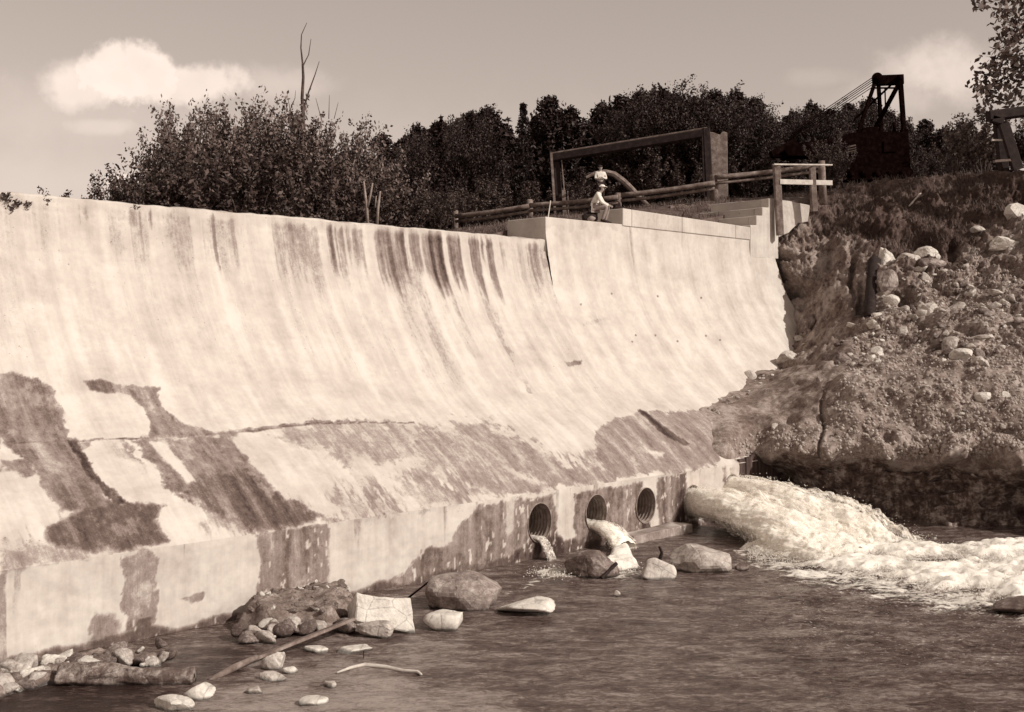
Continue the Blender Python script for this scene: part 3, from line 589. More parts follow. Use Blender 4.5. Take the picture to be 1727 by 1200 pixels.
    c = N(t, 'ShaderNodeMix', {0: A('cut'), 6: c, 7: ct}, data_type='RGBA').outputs[2]
    h = M_(t, 'ADD', mix, M_(t, 'MULTIPLY', M_(t, 'MULTIPLY', gv.outputs[0], A('gravel')), -.22))
    finish(t, c, .95, h, .7, .05, .1); MT['soil'] = m
    o = link('bank', me, m, None, True); tag(o, kind='structure'); return V[nb:], Q
BANK, BANKQ = build_bank()
def on_bank(x, y):                         # surface point of the finished bank seen at a pixel
    i = np.argmin((BANKQ[:, 0] - x) ** 2 + (BANKQ[:, 1] - y) ** 2); return Vector(BANK[i])
# ------------------------------------------------------------------ ground behind the dam
gc = []
def G(x, y, z): p = W(x, y, z); gc.append((p.x, p.y, p.z))
FENCE = [(767, 386, 54.5), (893, 369, 53.2), (1042, 353, 52), (1204, 335, 51.2), (1370, 330, 52)]
for f in FENCE: G(*f)
G(1300, 338, 51.5); G(1400, 321, 56); G(1500, 305, 58); G(1600, 298, 57)
for s, dp, h in ((S_STEP + .3, 7.4, 9.0), (S_T2, 7.2, 9.35), (S_T2 + 5, 7.4, 9.7), (S_W, 7.5, 10.2), (S_E + 2, 9, 10.9)):
    p = S(s, dp, h); gc.append(tuple(p))
for s, dp, h in ((S_STEP - 2.6, 8.2, 8.3), (S_STEP - 5, 9, 7.2), (8, 9, 6.8), (0, 9, 6.6), (-20, 9, 6.6), (8, 30, 7.0), (-20, 30, 7)):
    gc.append(tuple(S(s, dp, h)))
gc += [(-60, 120, 8), (0, 120, 11), (60, 120, 14), (60, 60, 14), (-3.5, 58, 9.6), (-6, 70, 9.5)]
gc = np.array(gc); gf = rbf(gc[:, :2] / 10, gc[:, 2])
def gh(x, y): return float(gf(np.array([[x / 10, y / 10]]))[0])
def build_ground():
    n = 240; s = np.linspace(-50, 75, 300); p = np.r_[np.linspace(7.25, 20, 90), np.linspace(20.6, 110, 60)]
    Sg, Pg = np.meshgrid(s, p); XY = P0[None] + Sg.ravel()[:, None] * D + Pg.ravel()[:, None] * NB
    h = gf(XY / 10); V = np.c_[XY, h]; V[:, 2] += fbm(V * .5, 4, 70) * .09 + fbm(V * 3, 3, 71) * .03; V[:300, 2] -= 4.5; V[:300, :2] = V[300:600, :2] - NB * .25
    # keep it under the dam end and behind the bank ridge
    o = link('ground', np_mesh('ground', V, grid_faces(len(p), len(s))[:, ::-1]), mat_simple('turf', .03, .07, .16, 2.5, .7, .05), None, True); tag(o, kind='structure')
build_ground()
# far terrain sheet to the horizon
me = np_mesh('terrain', [(-900, 95, 5), (900, 95, 5), (900, 1500, 12), (-900, 1500, 12)], [(0, 1, 2, 3)]); tag(link('terrain', me, MT['rock_wet']), kind='structure')
me = np_mesh('riverbed', [(-300, -120, -.9), (300, -120, -.9), (300, 110, -.9), (-300, 110, -.9)], [(0, 1, 2, 3)]); tag(link('riverbed', me, MT['rock_wet']), kind='structure')
# ------------------------------------------------------------------ river
WHITE = [(1236,942),(1225,925),(1300,895),(1400,880),(1470,903),(1560,908),(1640,912),(1727,905),(1900,905),(2400,930),(2400,1150),(2000,1090),(1727,1035),(1640,1018),(1560,1000),(1500,985),(1420,972),(1340,958),(1290,950)]
FOAMS = [([(1236,945),(1300,935),(1500,965),(1727,1010),(2300,1080),(2300,1160),(1800,1075),(1727,1046),(1600,1034),(1480,1010),(1360,985),(1300,965)], .62, 16),
 ([(905,962),(940,955),(975,962),(1010,968),(1070,964),(1082,972),(1000,975),(960,978),(905,986),(845,1000),(840,996),(900,978)], .55, 5), ([(1200,1040),(1727,1060),(2200,1120),(2000,1190),(1600,1130),(1450,1090)], .20, 35),
 ([(1030,950),(1085,962),(1095,972),(1040,976),(1000,974)], .6, 5), ([(1240,960),(1420,985),(1560,1030),(1300,1010)], .16, 20)]
def river():
    xs = np.r_[np.linspace(-220, -14, 50), np.arange(-13.9, 19, .065), np.linspace(19.2, 260, 60)]; ys = np.r_[np.linspace(-100, 11.5, 30), np.arange(11.6, 37, .065), np.linspace(37.5, 100, 30)]
    Xg, Yg = np.meshgrid(xs, ys); P = np.c_[Xg.ravel(), Yg.ravel(), np.zeros(Xg.size)]
    ok = P[:, 1] > 5; px = np.full(len(P), -1e4); py = px.copy(); px[ok], py[ok] = project(P[ok])
    foam = np.zeros(len(P)); wr = fbm(P * 1.2, 3, 80)
    for poly, k, soft in FOAMS: foam = np.maximum(foam, k * sstep(poly_d(px + wr * 12, py + wr * 5, poly), -soft, soft))
    rough = .35 + 1.1 * foam + .5 * sstep(px, 1000, 1500) * sstep(py, 930, 960) * sstep(py, 1200, 1020)
    q = P * np.array([1.0, 1.0, 1]); rot = np.c_[q[:, 0] * .8 + q[:, 1] * .25, q[:, 1] * 1.9 - q[:, 0] * .35, q[:, 2]]
    h = (fbm(rot * .8, 3, 81) * .030 + fbm(rot * 2.6, 3, 82) * .034 + fbm(rot * 6, 2, 83) * .014) * rough
    calm = 1 - .6 * sstep(px, 560, 300) * sstep(py, 1000, 1030); h = h * calm
    P[:, 2] = h * sstep(P[:, 1], 5, 12)
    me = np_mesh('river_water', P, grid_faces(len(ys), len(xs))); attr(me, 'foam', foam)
    attr(me, 'chop', rough * calm)
    shoal_shade = np.clip(sstep(poly_d(px + wr * 30, py + wr * 14, [(330,1200),(420,1150),(600,1140),(760,1165),(860,1185),(900,1230),(300,1260)]), -25, 30) * .7 + sstep(poly_d(px + wr * 20, py, [(440,1090),(700,1080),(760,1110),(640,1150),(420,1140)]), -20, 25) * .35, 0, 1) - .7 * sstep(poly_d(px + wr * 30, py + wr * 14, [(-300,1150),(300,1120),(380,1090),(560,1070),(480,1110),(380,1130),(330,1170),(200,1230),(-300,1300)]), -15, 25); attr(me, 'shoal_shade', shoal_shade)  # paler shoals, plus dark reflection at lower left painted into the water colour
    m, t = material('river water'); ob = N(t, 'ShaderNodeTexCoord').outputs['Object']; A = lambda n: N(t, 'ShaderNodeAttribute', attribute_name=n).outputs['Fac']
    st = N(t, 'ShaderNodeMapping', {'Vector': ob, 'Rotation': (0, 0, radians(-22)), 'Scale': (.8, 1.9, 1)}).outputs[0]
    n1 = noise(t, st, 1.1, 6, .6, .6); n2 = noise(t, st, 5.5, 6, .65, .8); n3 = noise(t, st, 16, 5, .65, .4)
    mix = M_(t, 'ADD', M_(t, 'MULTIPLY', n1, .35), M_(t, 'ADD', M_(t, 'MULTIPLY', n2, .35), M_(t, 'ADD', M_(t, 'MULTIPLY', n3, .20), M_(t, 'MULTIPLY', noise(t, ob, 38, 3, .7), .10))))
    murk = ramp(t, M_(t, 'ADD', M_(t, 'ADD', M_(t, 'MULTIPLY', M_(t, 'SUBTRACT', mix, .5), 1.5), .5), M_(t, 'MULTIPLY', A('shoal_shade'), .20)), [(.38, .024), (.50, .092), (.62, .24), (.78, .34)])
    fo = M_(t, 'ADD', A('foam'), M_(t, 'MULTIPLY', M_(t, 'SUBTRACT', mix, .5), 3.2)); fs = smooth(t, fo, .42, .74)
    fs = M_(t, 'MULTIPLY', fs, smooth(t, A('foam'), .02, .14))
    sp = M_(t, 'MULTIPLY', smooth(t, n3, .62, .70), M_(t, 'MULTIPLY', smooth(t, A('chop'), .4, .8), .7)); fs = M_(t, 'MAXIMUM', fs, sp)
    c = N(t, 'ShaderNodeMix', {0: fs, 6: murk, 7: tone(.74)}, data_type='RGBA').outputs[2]
    hh = M_(t, 'ADD', M_(t, 'MULTIPLY', n2, .7), M_(t, 'MULTIPLY', n3, .45))
    rg = N(t, 'ShaderNodeMix', {0: fs, 2: .12, 3: .8}, data_type='FLOAT').outputs[0]
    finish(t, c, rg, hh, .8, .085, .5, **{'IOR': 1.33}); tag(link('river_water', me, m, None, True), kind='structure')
river()
def mat_foam():
    m, t = material('white water'); ob = N(t, 'ShaderNodeTexCoord').outputs['Object']
    n2 = noise(t, ob, 5, 6, .7, .5); n3 = noise(t, ob, 20, 5, .75); dn = N(t, 'ShaderNodeAttribute', attribute_name='thin').outputs['Fac']
    f = M_(t, 'ADD', M_(t, 'MULTIPLY', n2, .55), M_(t, 'MULTIPLY', n3, .45))
    f = M_(t, 'SUBTRACT', f, M_(t, 'MULTIPLY', dn, .2))
    c = ramp(t, f, [(.26, .20), (.34, .50), (.43, .78), (.6, .90)])
    finish(t, c, .6, f, .8, .06, .3); return m
MT['foam'] = mat_foam()
def mat_jet(mist):
    m, t = material('mist' if mist else 'jet water'); fl = N(t, 'ShaderNodeAttribute', attribute_name='flow').outputs['Vector']; ob = N(t, 'ShaderNodeTexCoord').outputs['Object']
    n1 = noise(t, fl, 3.0, 6, .65, .4); n2 = noise(t, fl, 11, 5, .7); n3 = noise(t, ob, 30, 4, .7); f = M_(t, 'ADD', M_(t, 'MULTIPLY', n1, .5), M_(t, 'ADD', M_(t, 'MULTIPLY', n2, .35), M_(t, 'MULTIPLY', n3, .15)))
    if not mist: finish(t, ramp(t, f, [(.30, .38), (.41, .72), (.5, .86), (.65, .92)]), .6, f, .4, .04, .3); return m
    a = smooth(t, f, .42, .62); tr = N(t, 'ShaderNodeBsdfTransparent'); df = N(t, 'ShaderNodeBsdfDiffuse', {'Color': tone(.86)})
    mx = N(t, 'ShaderNodeMixShader', {0: M_(t, 'MULTIPLY', a, .75), 1: tr.outputs[0], 2: df.outputs[0]}); N(t, 'ShaderNodeOutputMaterial', {0: mx.outputs[0]}); return m
MT['trickle'] = mat_simple('thin running water', .05, .16, .5, 12, .8, .02, .15, stretch=(3, 3, .5))
MT['jet'] = mat_jet(False); MT['mist'] = mat_jet(True)
def whitewater():
    xs = np.arange(.8, 24, .05); ys = np.arange(20, 33.2, .05); Xg, Yg = np.meshgrid(xs, ys); P = np.c_[Xg.ravel(), Yg.ravel(), np.zeros(Xg.size)]
    px, py = project(P); wr = fbm(P * 1.1, 4, 90); d = poly_d(px + wr * 24, py + wr * 9, WHITE); m = sstep(d, -14, 22); dc = poly_d(px + wr * 7, py + wr * 4, [(1018,905),(1050,905),(1082,950),(1090,966),(1040,970),(1012,962),(1030,935)]); m2 = sstep(dc, -4, 9); db = poly_d(px + wr * 7, py + wr * 3, [(905,960),(945,955),(962,964),(950,974),(910,974)]); m2 = np.maximum(m2, .5 * sstep(db, -3, 6))
    r = 1 - np.abs(fbm(P * np.array([.9, 1.5, 1]), 4, 91)); h = (r - .22) * .42 + fbm(P * np.array([3.5, 6, 1]), 3, 92) * .07 + fbm(P * 16, 2, 94) * .012
    h *= .62; P[:, 2] = np.where(m2 > m, m2 * (.10 + h * .6) - (1 - m2) * .2, m * h - (1 - m) * .20); me = np_mesh('whitewater', P, grid_faces(len(ys), len(xs))); attr(me, 'thin', np.clip(1 - sstep(P[:, 2], -.02, .16), 0, 1))
    tag(link('whitewater', me, MT['foam'], None, True), kind='stuff', label='churning white water spreading across the river below the jets', cat='white water')
whitewater()
def spray_mesh(C_, sz, seed):
    n = len(C_); r = np.random.RandomState(seed); o = np.array([(1, 0, 0), (-1, 0, 0), (0, 1, 0), (0, -1, 0), (0, 0, 1), (0, 0, -1)], float)
    V = C_[:, None] + o[None] * sz[:, None, None] * (1 + .5 * r.rand(n, 6, 1)); f = np.array([(0, 2, 4), (2, 1, 4), (1, 3, 4), (3, 0, 4), (2, 0, 5), (1, 2, 5), (3, 1, 5), (0, 3, 5)])
    return V.reshape(-1, 3), (np.arange(n)[:, None, None] * 6 + f[None]).reshape(-1, 3)
DROPS = []
def jet(pipe, L, a0, a1, b0, b1, fall, drift, label, seed, h0=0, nq=150, nk=90, q0=-.5, amp=1.0, name='water_jet'):
    ps, ph = PIPES[pipe]; q = np.linspace(q0, L, nq); V = np.zeros((nq, nk, 3)); a = np.linspace(0, 2 * pi, nk, endpoint=False)
    for i, qq in enumerate(q):
        u = max(qq, 0); f = u / L; A_ = a0 + (a1 - a0) * f ** .9; B_ = b0 + (b1 - b0) * f; hc = ph + h0 - fall * u * u
        sc = ps + drift * u
        V[i, :, 0] = P0[0] + (sc + A_ * np.cos(a)) * D[0] - qq * NB[0]; V[i, :, 1] = P0[1] + (sc + A_ * np.cos(a)) * D[1] - qq * NB[1]; V[i, :, 2] = hc + B_ * np.sin(a)
    P = V.reshape(-1, 3); ang = np.tile(a, nq); u = np.repeat(np.clip(q, 0, None), nk); flow = (P[:, :2] - P0) @ np.array([-NB[0], -NB[1]])
    sN = (P[:, :2] - P0) @ D; Q = np.c_[sN * 3.0, P[:, 2] * 3.0, flow * .55]
    amt = (.015 + .045 * sstep(u, 0, 1.6) + .022 * u) * amp; n = fbm(Q, 3, seed) * amt + fbm(Q * np.array([4, 4, 2.5]), 3, seed + 2) * amt * .38 + fbm(P * 14, 2, seed + 3) * .012
    rad = np.c_[np.cos(ang) * D[0], np.cos(ang) * D[1], np.sin(ang)]; P = P + rad * n[:, None]
    i = np.arange((nq - 1) * nk); r_ = i // nk; k = i % nk; Fq = np.stack([r_ * nk + k, r_ * nk + (k + 1) % nk, (r_ + 1) * nk + (k + 1) % nk, (r_ + 1) * nk + k], 1)
    me = np_mesh(name, P, Fq); under = sstep(np.sin(ang), -.2, -.9) * .35 + .25 * sstep(fbm(Q * 1.3, 3, seed + 9), .15, .8); attr(me, 'thin', np.clip(under, 0, 1))
    attr(me, 'flow', Q * np.array([1, 1, .30]), 'FLOAT_VECTOR'); jo = tag(link(name, me, MT['trickle' if 'trickle' in name else 'jet'], None, True), label, 'water')
    me2 = np_mesh('mist', P + rad * (.03 + .07 * np.clip(u, 0, 3)[:, None] * amp * (1 + .8 * fbm(P * 3, 3, seed + 20))[:, None]), Fq); attr(me2, 'flow', Q * np.array([1, 1, .30]), 'FLOAT_VECTOR'); link('mist', me2, MT['mist'], jo, True); rs = np.random.RandomState(seed)
    idx = rs.randint(0, len(P), int(12000 * min(1, amp ** 2)) if amp > .9 else 500); idx = idx[(u[idx] > .25) | (rs.rand(len(idx)) < .25)]
    off = np.abs(rs.randn(len(idx))) * (.03 + .035 * u[idx]) * amp + .005; c = P[idx] + rad[idx] * off[:, None] + rs.randn(len(idx), 3) * .03
    c = c[c[:, 2] > -.02]; DROPS.append((c, (.004 + .009 * rs.rand(len(c)) ** 2)))
jet(3, 5.4, .33, 1.55, .38, .44, .036, -.12, 'broad white jet bursting from the fourth pipe and arching over the river', 101)
jet(4, 6.0, .42, 1.0, .42, .42, .045, .0, 'white jet from the farthest pipe, half hidden behind the broader jet', 131)
jet(1, 1.0, .20, .42, .10, .24, .50, .05, 'short cascade of foaming water spilling from the second pipe onto a wet boulder', 151, h0=-.33, nq=60, nk=40, q0=-.35, amp=.8, name='water_cascade')
jet(0, .44, .12, .10, .035, .05, 2.7, .05, 'thin trickle of water dropping from the leftmost pipe', 161, h0=-.40, nq=50, nk=24, q0=-.25, amp=.35, name='water_trickle')
for (x, y, sx, n_) in ((935, 968, .5, 350), (1045, 962, .45, 350)):
    c0 = WP(x, y); rs = np.random.RandomState(x); c = np.array(c0) + np.c_[rs.randn(n_) * sx * .6, rs.randn(n_) * .3, np.abs(rs.randn(n_)) * .07]; DROPS.append((c, .005 + .010 * rs.rand(n_) ** 2))
rs = np.random.RandomState(4); n_ = 15000; xx = rs.uniform(1260, 1760, n_); lo = np.interp(xx, [1236, 1400, 1727], [945, 968, 1030]); hi = np.interp(xx, [1236, 1300, 1400, 1470, 1727], [925, 910, 905, 925, 922]); yy = lo + (hi - lo) * rs.rand(n_) ** .7
zz = EYE * F / (yy - HY); c = np.c_[(xx - CX) / F * zz, zz, np.abs(rs.randn(n_)) * .08 + .02]; DROPS.append((c, .004 + .009 * rs.rand(n_) ** 2))
V_, F_ = spray_mesh(np.concatenate([d[0] for d in DROPS]), np.concatenate([d[1] for d in DROPS]), 5)
me = np_mesh('spray', V_, F_, 3); attr(me, 'thin', np.zeros(len(V_))); tag(link('spray', me, MT['foam']), kind='stuff', label='fine spray thrown up around the jets', cat='spray')
# ------------------------------------------------------------------ rocks
import bmesh
def rock_mesh(name, seed, dims=(1, 1, 1), planes=11, sub=3, rough=.05, mat='rock', flat=.0, lo=.62, hi=.95):
    bm = bmesh.new(); bmesh.ops.create_icosphere(bm, subdivisions=sub, radius=1); rs = np.random.RandomState(seed)
    V = np.array([v.co for v in bm.verts]); n = rs.randn(planes, 3); n /= np.linalg.norm(n, axis=1)[:, None]; o = rs.uniform(lo, hi, planes)
    if flat: n = np.r_[n, [[rs.uniform(-.15, .15), rs.uniform(-.15, .15), 1]]]; n /= np.linalg.norm(n, axis=1)[:, None]; o = np.r_[o, flat]
    dt = V @ n.T; r = np.min(np.where(dt > .05, o[None] / np.maximum(dt, .05), 1.15), axis=1); r = np.minimum(r, 1.12)
    V2 = V * r[:, None]; V2 += V * (fbm(V2 * 2.5 + seed, 3, seed) * rough + fbm(V2 * 8 + seed, 2, seed + 1) * rough * .35)[:, None]; V2 *= np.array(dims)
    for v, q in zip(bm.verts, V2): v.co = q
    me = bpy.data.meshes.new(name); bm.to_mesh(me); bm.free(); me.materials.append(MT[mat]); me.polygons.foreach_set('use_smooth', [rough < .03] * len(me.polygons)); return me
def place_rock(name, me, loc, label=None, cat='rock', group=None, rot=(0, 0, 0), scale=1):
    o = bpy.data.objects.new(name, me); C.objects.link(o); o.location = loc; o.rotation_euler = rot
    o.scale = (scale,) * 3 if not isinstance(scale, tuple) else scale; return tag(o, label, cat, group)
def water_rock(x0, y0, x1, y1, label, mat, seed, flat=0, name='river_rock', sink=.3, planes=11, rough=.05, rot=0, deep=.75, sub=4, lo=.42):
    z = EYE * F / (y1 - HY); w_ = (x1 - x0) * z / F / 2; tilt = (y1 - HY) / F
    dpt = w_ * deep; hh = max(((y1 - y0) * z / F - dpt * 1.2 * tilt), .12) ; c = WP((x0 + x1) / 2, y1); c.y += dpt * .85; rz = hh / (2 - sink)
    me = rock_mesh(name, seed, (w_ * 1.08, dpt, rz * 1.08), max(7, planes - 2) if lo < .5 else planes, sub, rough * .6, mat, flat, lo, .9 if lo < .5 else .95); return place_rock(name, me, (c.x, c.y, hh - rz), label, 'rock', None, (0, 0, rot))
water_rock(712, 958, 840, 1030, 'large rounded boulder with a dark hollow under it, against the front wall', 'rock_dark', 11, 0, 'boulder', .5, 16, .05, sub=4, lo=.80)
water_rock(1138, 917, 1238, 966, 'pale rounded boulder just left of the big water jet', 'rock', 15, 0, 'boulder', .7, 14, .05, sub=4, lo=.78)
water_rock(1076, 942, 1137, 978, 'pointed boulder with a dark left side and bright right face', 'rock', 17, 0, 'boulder', .6, 7, .03)
water_rock(958, 930, 1040, 974, 'dark wet boulder under the second pipe', 'rock_wet', 19, 0, 'boulder', .7, 14, .05, lo=.75)
water_rock(838, 1002, 942, 1040, 'flat wedge shaped pale rock lying in the water', 'rock_white', 23, .45, 'river_rock', .4, 9, .03)
water_rock(708, 1018, 800, 1062, 'low pale rock with a ridge, right of the square slab', 'rock_white', 29, .6, 'river_rock', .5, 8, .03)
water_rock(596, 1040, 655, 1078, 'ragged chip of stone lying under the square slab', 'rock', 31, .5, 'river_rock', .4, 9)
water_rock(440, 1094, 484, 1130, 'pitted block of pale stone under the end of the plank', 'rock', 37, 0, 'river_rock', .5, 10, .09)
water_rock(305, 1150, 356, 1180, 'bright white stone sticking out of the dark shallows', 'rock_white', 41, 0, 'river_rock', .7, 8, .03)
water_rock(250, 1172, 315, 1202, 'whitish jagged stone at the bottom left edge of the shallows', 'rock_white', 43, 0, 'river_rock', .6, 8, .05)
water_rock(432, 1130, 478, 1149, 'low crumbly pale stone just below the pitted block', 'rock', 47, 0, 'river_rock', .6, 10, .08)
water_rock(475, 1120, 498, 1136, 'small wedge of pale stone right of the pitted block', 'rock_white', 53, 0, 'river_rock', .6, 7, .03)
water_rock(494, 1174, 546, 1190, 'flat pale stone awash at the bottom edge of the river', 'rock_white', 59, .5, 'river_rock', .8, 8, .03)
water_rock(410, 1160, 446, 1171, 'small brown stone barely breaking the surface', 'rock_dark', 61, .5, 'river_rock', .8, 8, .03)
water_rock(545, 1152, 570, 1160, 'tiny pale stone in the shallows beside the curved stick', 'rock', 67, .5, 'river_rock', .8, 8, .03)
water_rock(1694, 1004, 1775, 1040, 'smooth dark boulder in the foam at the right edge', 'rock_wet', 71, 0, 'boulder', .5, 9, .02)
water_rock(1036, 1000, 1046, 1006, 'tiny stone tip in midstream', 'rock', 73)
water_rock(415, 1050, 447, 1082, 'pale lump of stone at the foot of the earth mound', 'rock', 79, 0, 'river_rock', .6, 10, .06)
water_rock(446, 1046, 470, 1072, 'small round stone set in the foot of the earth mound', 'rock_dark', 83, 0, 'river_rock', .6, 10, .03)
water_rock(1235, 946, 1262, 962, 'small brown stone where the boulder meets the foam', 'rock_wet', 84, 0, 'river_rock', .6, 10, .03)
water_rock(508, 1082, 552, 1100, 'thin white sheet of stone under the long plank', 'rock_white', 85, .4, 'river_rock', .8, 8, .03)
water_rock(566, 1086, 622, 1102, 'flat white stone below the square slab', 'rock_white', 86, .4, 'river_rock', .8, 8, .03)
# squared slab
def block(name, pts_front, off, mat, label, cat, seed, rag=.02):
    o = slab(name, pts_front, off, None, .0, mat, 4, rag); return tag(o, label, cat)
z1 = EYE * F / (1068 - HY); zz = z1 + .15
block('concrete_slab', [W(602, 1044, zz - .1), W(699, 1069, zz - .1), W(694, 1010, zz + .42), W(600, 998, zz + .42)], Vector((-.22, .38, -.40)), 'rock_white', 'big square pale slab of broken concrete tilted in the water at the wall', 'slab', 3, .03)
za_ = s_at(1040, 0)[0]; zb_ = s_at(1140, 0)[0]
slab('footing_ledge', [S(za_, -.02, -.4), S(zb_, -.02, -.4), S(zb_, -.02, .24), S(za_, -.02, .20)], nbv * -.55, dam, lambda V: .35 + .3 * fbm(V * 2, 3, 5), 'conc', 3, .02)
# rubble at the foot of the wall on the left, one object per stone
protos = [rock_mesh('stone', 200 + k, (1, .8, .62), 6 + k % 4, 3, .025, ['rock_dark', 'rock', 'rock_white', 'rock_wet'][k % 4], 0, .38, .85) for k in range(8)]
rnd = random.Random(12)
for k in range(70):
    x = rnd.uniform(-30, 290) if k < 52 else rnd.uniform(400, 590); u = rnd.random()
    base = np.interp(x, [-30, 100, 250, 400, 590], [1150, 1118, 1106, 1070, 1048]); y = base + u * (24 if x < 60 else 14) if x < 290 else base + u * 14
    p = WP(x, y + 6); sc = rnd.uniform(.07, .26) * (1.25 if x < 60 else 1)
    place_rock('stone', protos[k % 8], (p.x, p.y, .03 + .20 * (1 - u)), 'loose broken stone in the rubble along the foot of the wall', 'rock', 'rubble at the foot of the wall', (rnd.uniform(-.5, .5), rnd.uniform(-.5, .5), rnd.uniform(0, 6)), sc)
def mound(name, poly, hmax, mat, label, cat, seed, y0=None):
    pts = [WP(x, y) for x, y in poly]; xs = [p.x for p in pts]; ys = [p.y for p in pts]
    X = np.arange(min(xs) - .3, max(xs) + .3, .04); Y = np.arange(min(ys) - .3, max(ys) + .4, .04); Xg, Yg = np.meshgrid(X, Y); P = np.c_[Xg.ravel(), Yg.ravel(), np.zeros(Xg.size)]
    d = poly_d(P[:, 0] + .12 * fbm(P * 2, 3, seed), P[:, 1] + .12 * fbm(P * 2, 3, seed + 3), [(p.x, p.y) for p in pts]); m = sstep(d, -.06, .30)
    P[:, 2] = m * hmax * (1 + .22 * fbm(P * 1.3, 3, seed)) + m * fbm(P * 5, 4, seed + 1) * .045 + m * fbm(P * 17, 3, seed + 2) * .022 - .25 * (1 - m)
    me = np_mesh(name, P, grid_faces(len(Y), len(X))); return tag(link(name, me, MT[mat]), label, cat)
MT['earth'] = mat_rock('damp earth', .05, .15, .32, 4.0, .9)
clods = [rock_mesh('clod', 230 + k, (1, .85, .55), 7, 2, .08, 'earth', 0, .5, .95) for k in range(4)]
mound('earth_mound', [(392, 1068), (480, 1072), (575, 1062), (604, 1040), (600, 1005), (560, 1003), (480, 1020), (400, 1036)], .38, 'earth', 'brown mound of earth and gravel heaped against the stained wall', 'mound', 7)
mound('rubble_bank', [(-60, 1215), (20, 1175), (80, 1165), (130, 1145), (280, 1118), (300, 1104), (200, 1095), (0, 1120), (-200, 1160)], .14, 'earth', 'low bank of earth and rubble along the foot of the wall at left', 'mound', 9)
rnd = random.Random(31); ME = bpy.data.objects['earth_mound'].data; co = np.zeros(len(ME.vertices) * 3); ME.vertices.foreach_get('co', co); co = co.reshape(-1, 3); hi_ = np.where(co[:, 2] > .12)[0]
for k in range(60):
    v = co[hi_[rnd.randrange(len(hi_))]]; sc = rnd.uniform(.03, .12)
    place_rock('clod', clods[k % 4] if k % 5 else protos[2], (v[0], v[1], v[2] + sc * .1), 'lump of earth or small stone on the brown mound by the wall', 'clod', 'lumps on the earth mound', (rnd.uniform(-.6, .6), rnd.uniform(-.6, .6), rnd.uniform(0, 6)), sc)
# logs, planks, sticks
a = WP(100, 1150); b = WP(322, 1150); a.z = .10; b.z = .13
b = MB(); p0 = WP(408, 1122); p1 = W(594, 1044, WP(594, 1075).y + .1); b.bar(p0 + Vector((0, 0, .03)), p1, .17, .055, (0, .35, 1)); tag(b.build('plank', MT['wood']), 'long grey plank slanting from the slab down into the river', 'plank')
p0 = WP(352, 1146); p1 = WP(432, 1118); p0.z = -.02; p1.z = .10; tag(MB().tube([p0, p0.lerp(p1, .5) + Vector((0, 0, .01)), p1], [.05, .06, .045], 8, True, .1).build('pole', MT['wood'], None, True), 'pale half sunken pole in line with the long plank', 'pole')
pts = [WP(x, y - 2) + Vector((0, 0, .03)) for x, y in ((568, 1139), (590, 1131), (615, 1126), (650, 1130), (680, 1136), (704, 1138), (710, 1142))]
tag(MB().tube(pts, [.015, .03, .035, .035, .03, .03, .02], 7, True, .15, 4).build('stick', MT['wood_pale'], None, True), 'pale curved stick floating in the shallows', 'stick')
p0 = WP(612, 1110) ; tag(MB().tube([p0 + Vector((0, 0, -.1)), p0 + Vector((.01, 0, .13))], .008, 6).build('stake', MT['wood_dark']), 'thin dark twig standing in the water below the square slab', 'twig')
p0 = WP(1014, 976) + Vector((0, 0, .02)); p1 = p0 + Vector((.36, .25, .28)); tag(MB().tube([p0, p1], .045, 8, True, .1).build('post_stub', MT['wood_dark']), 'dark stub of wood leaning on the wet boulder', 'wood')
p0 = WP(1112, 962) + Vector((0, .35, .05)); tag(MB().tube([p0, p0 + Vector((.1, 0, .3)), p0 + Vector((.04, 0, .45))], [.05, .04, .03], 8, True, .1).build('broken_post', MT['wood_dark']), 'short broken post rising behind the pointed boulder', 'wood')
p0 = WP(700, 1032) + Vector((0, .2, 0)); tag(MB().tube([WP(660, 1030), WP(720, 1000) + Vector((0, .1, .2))], .02, 6).build('rod', MT['iron']), 'thin dark rod leaning between the slab and the large boulder', 'rod')
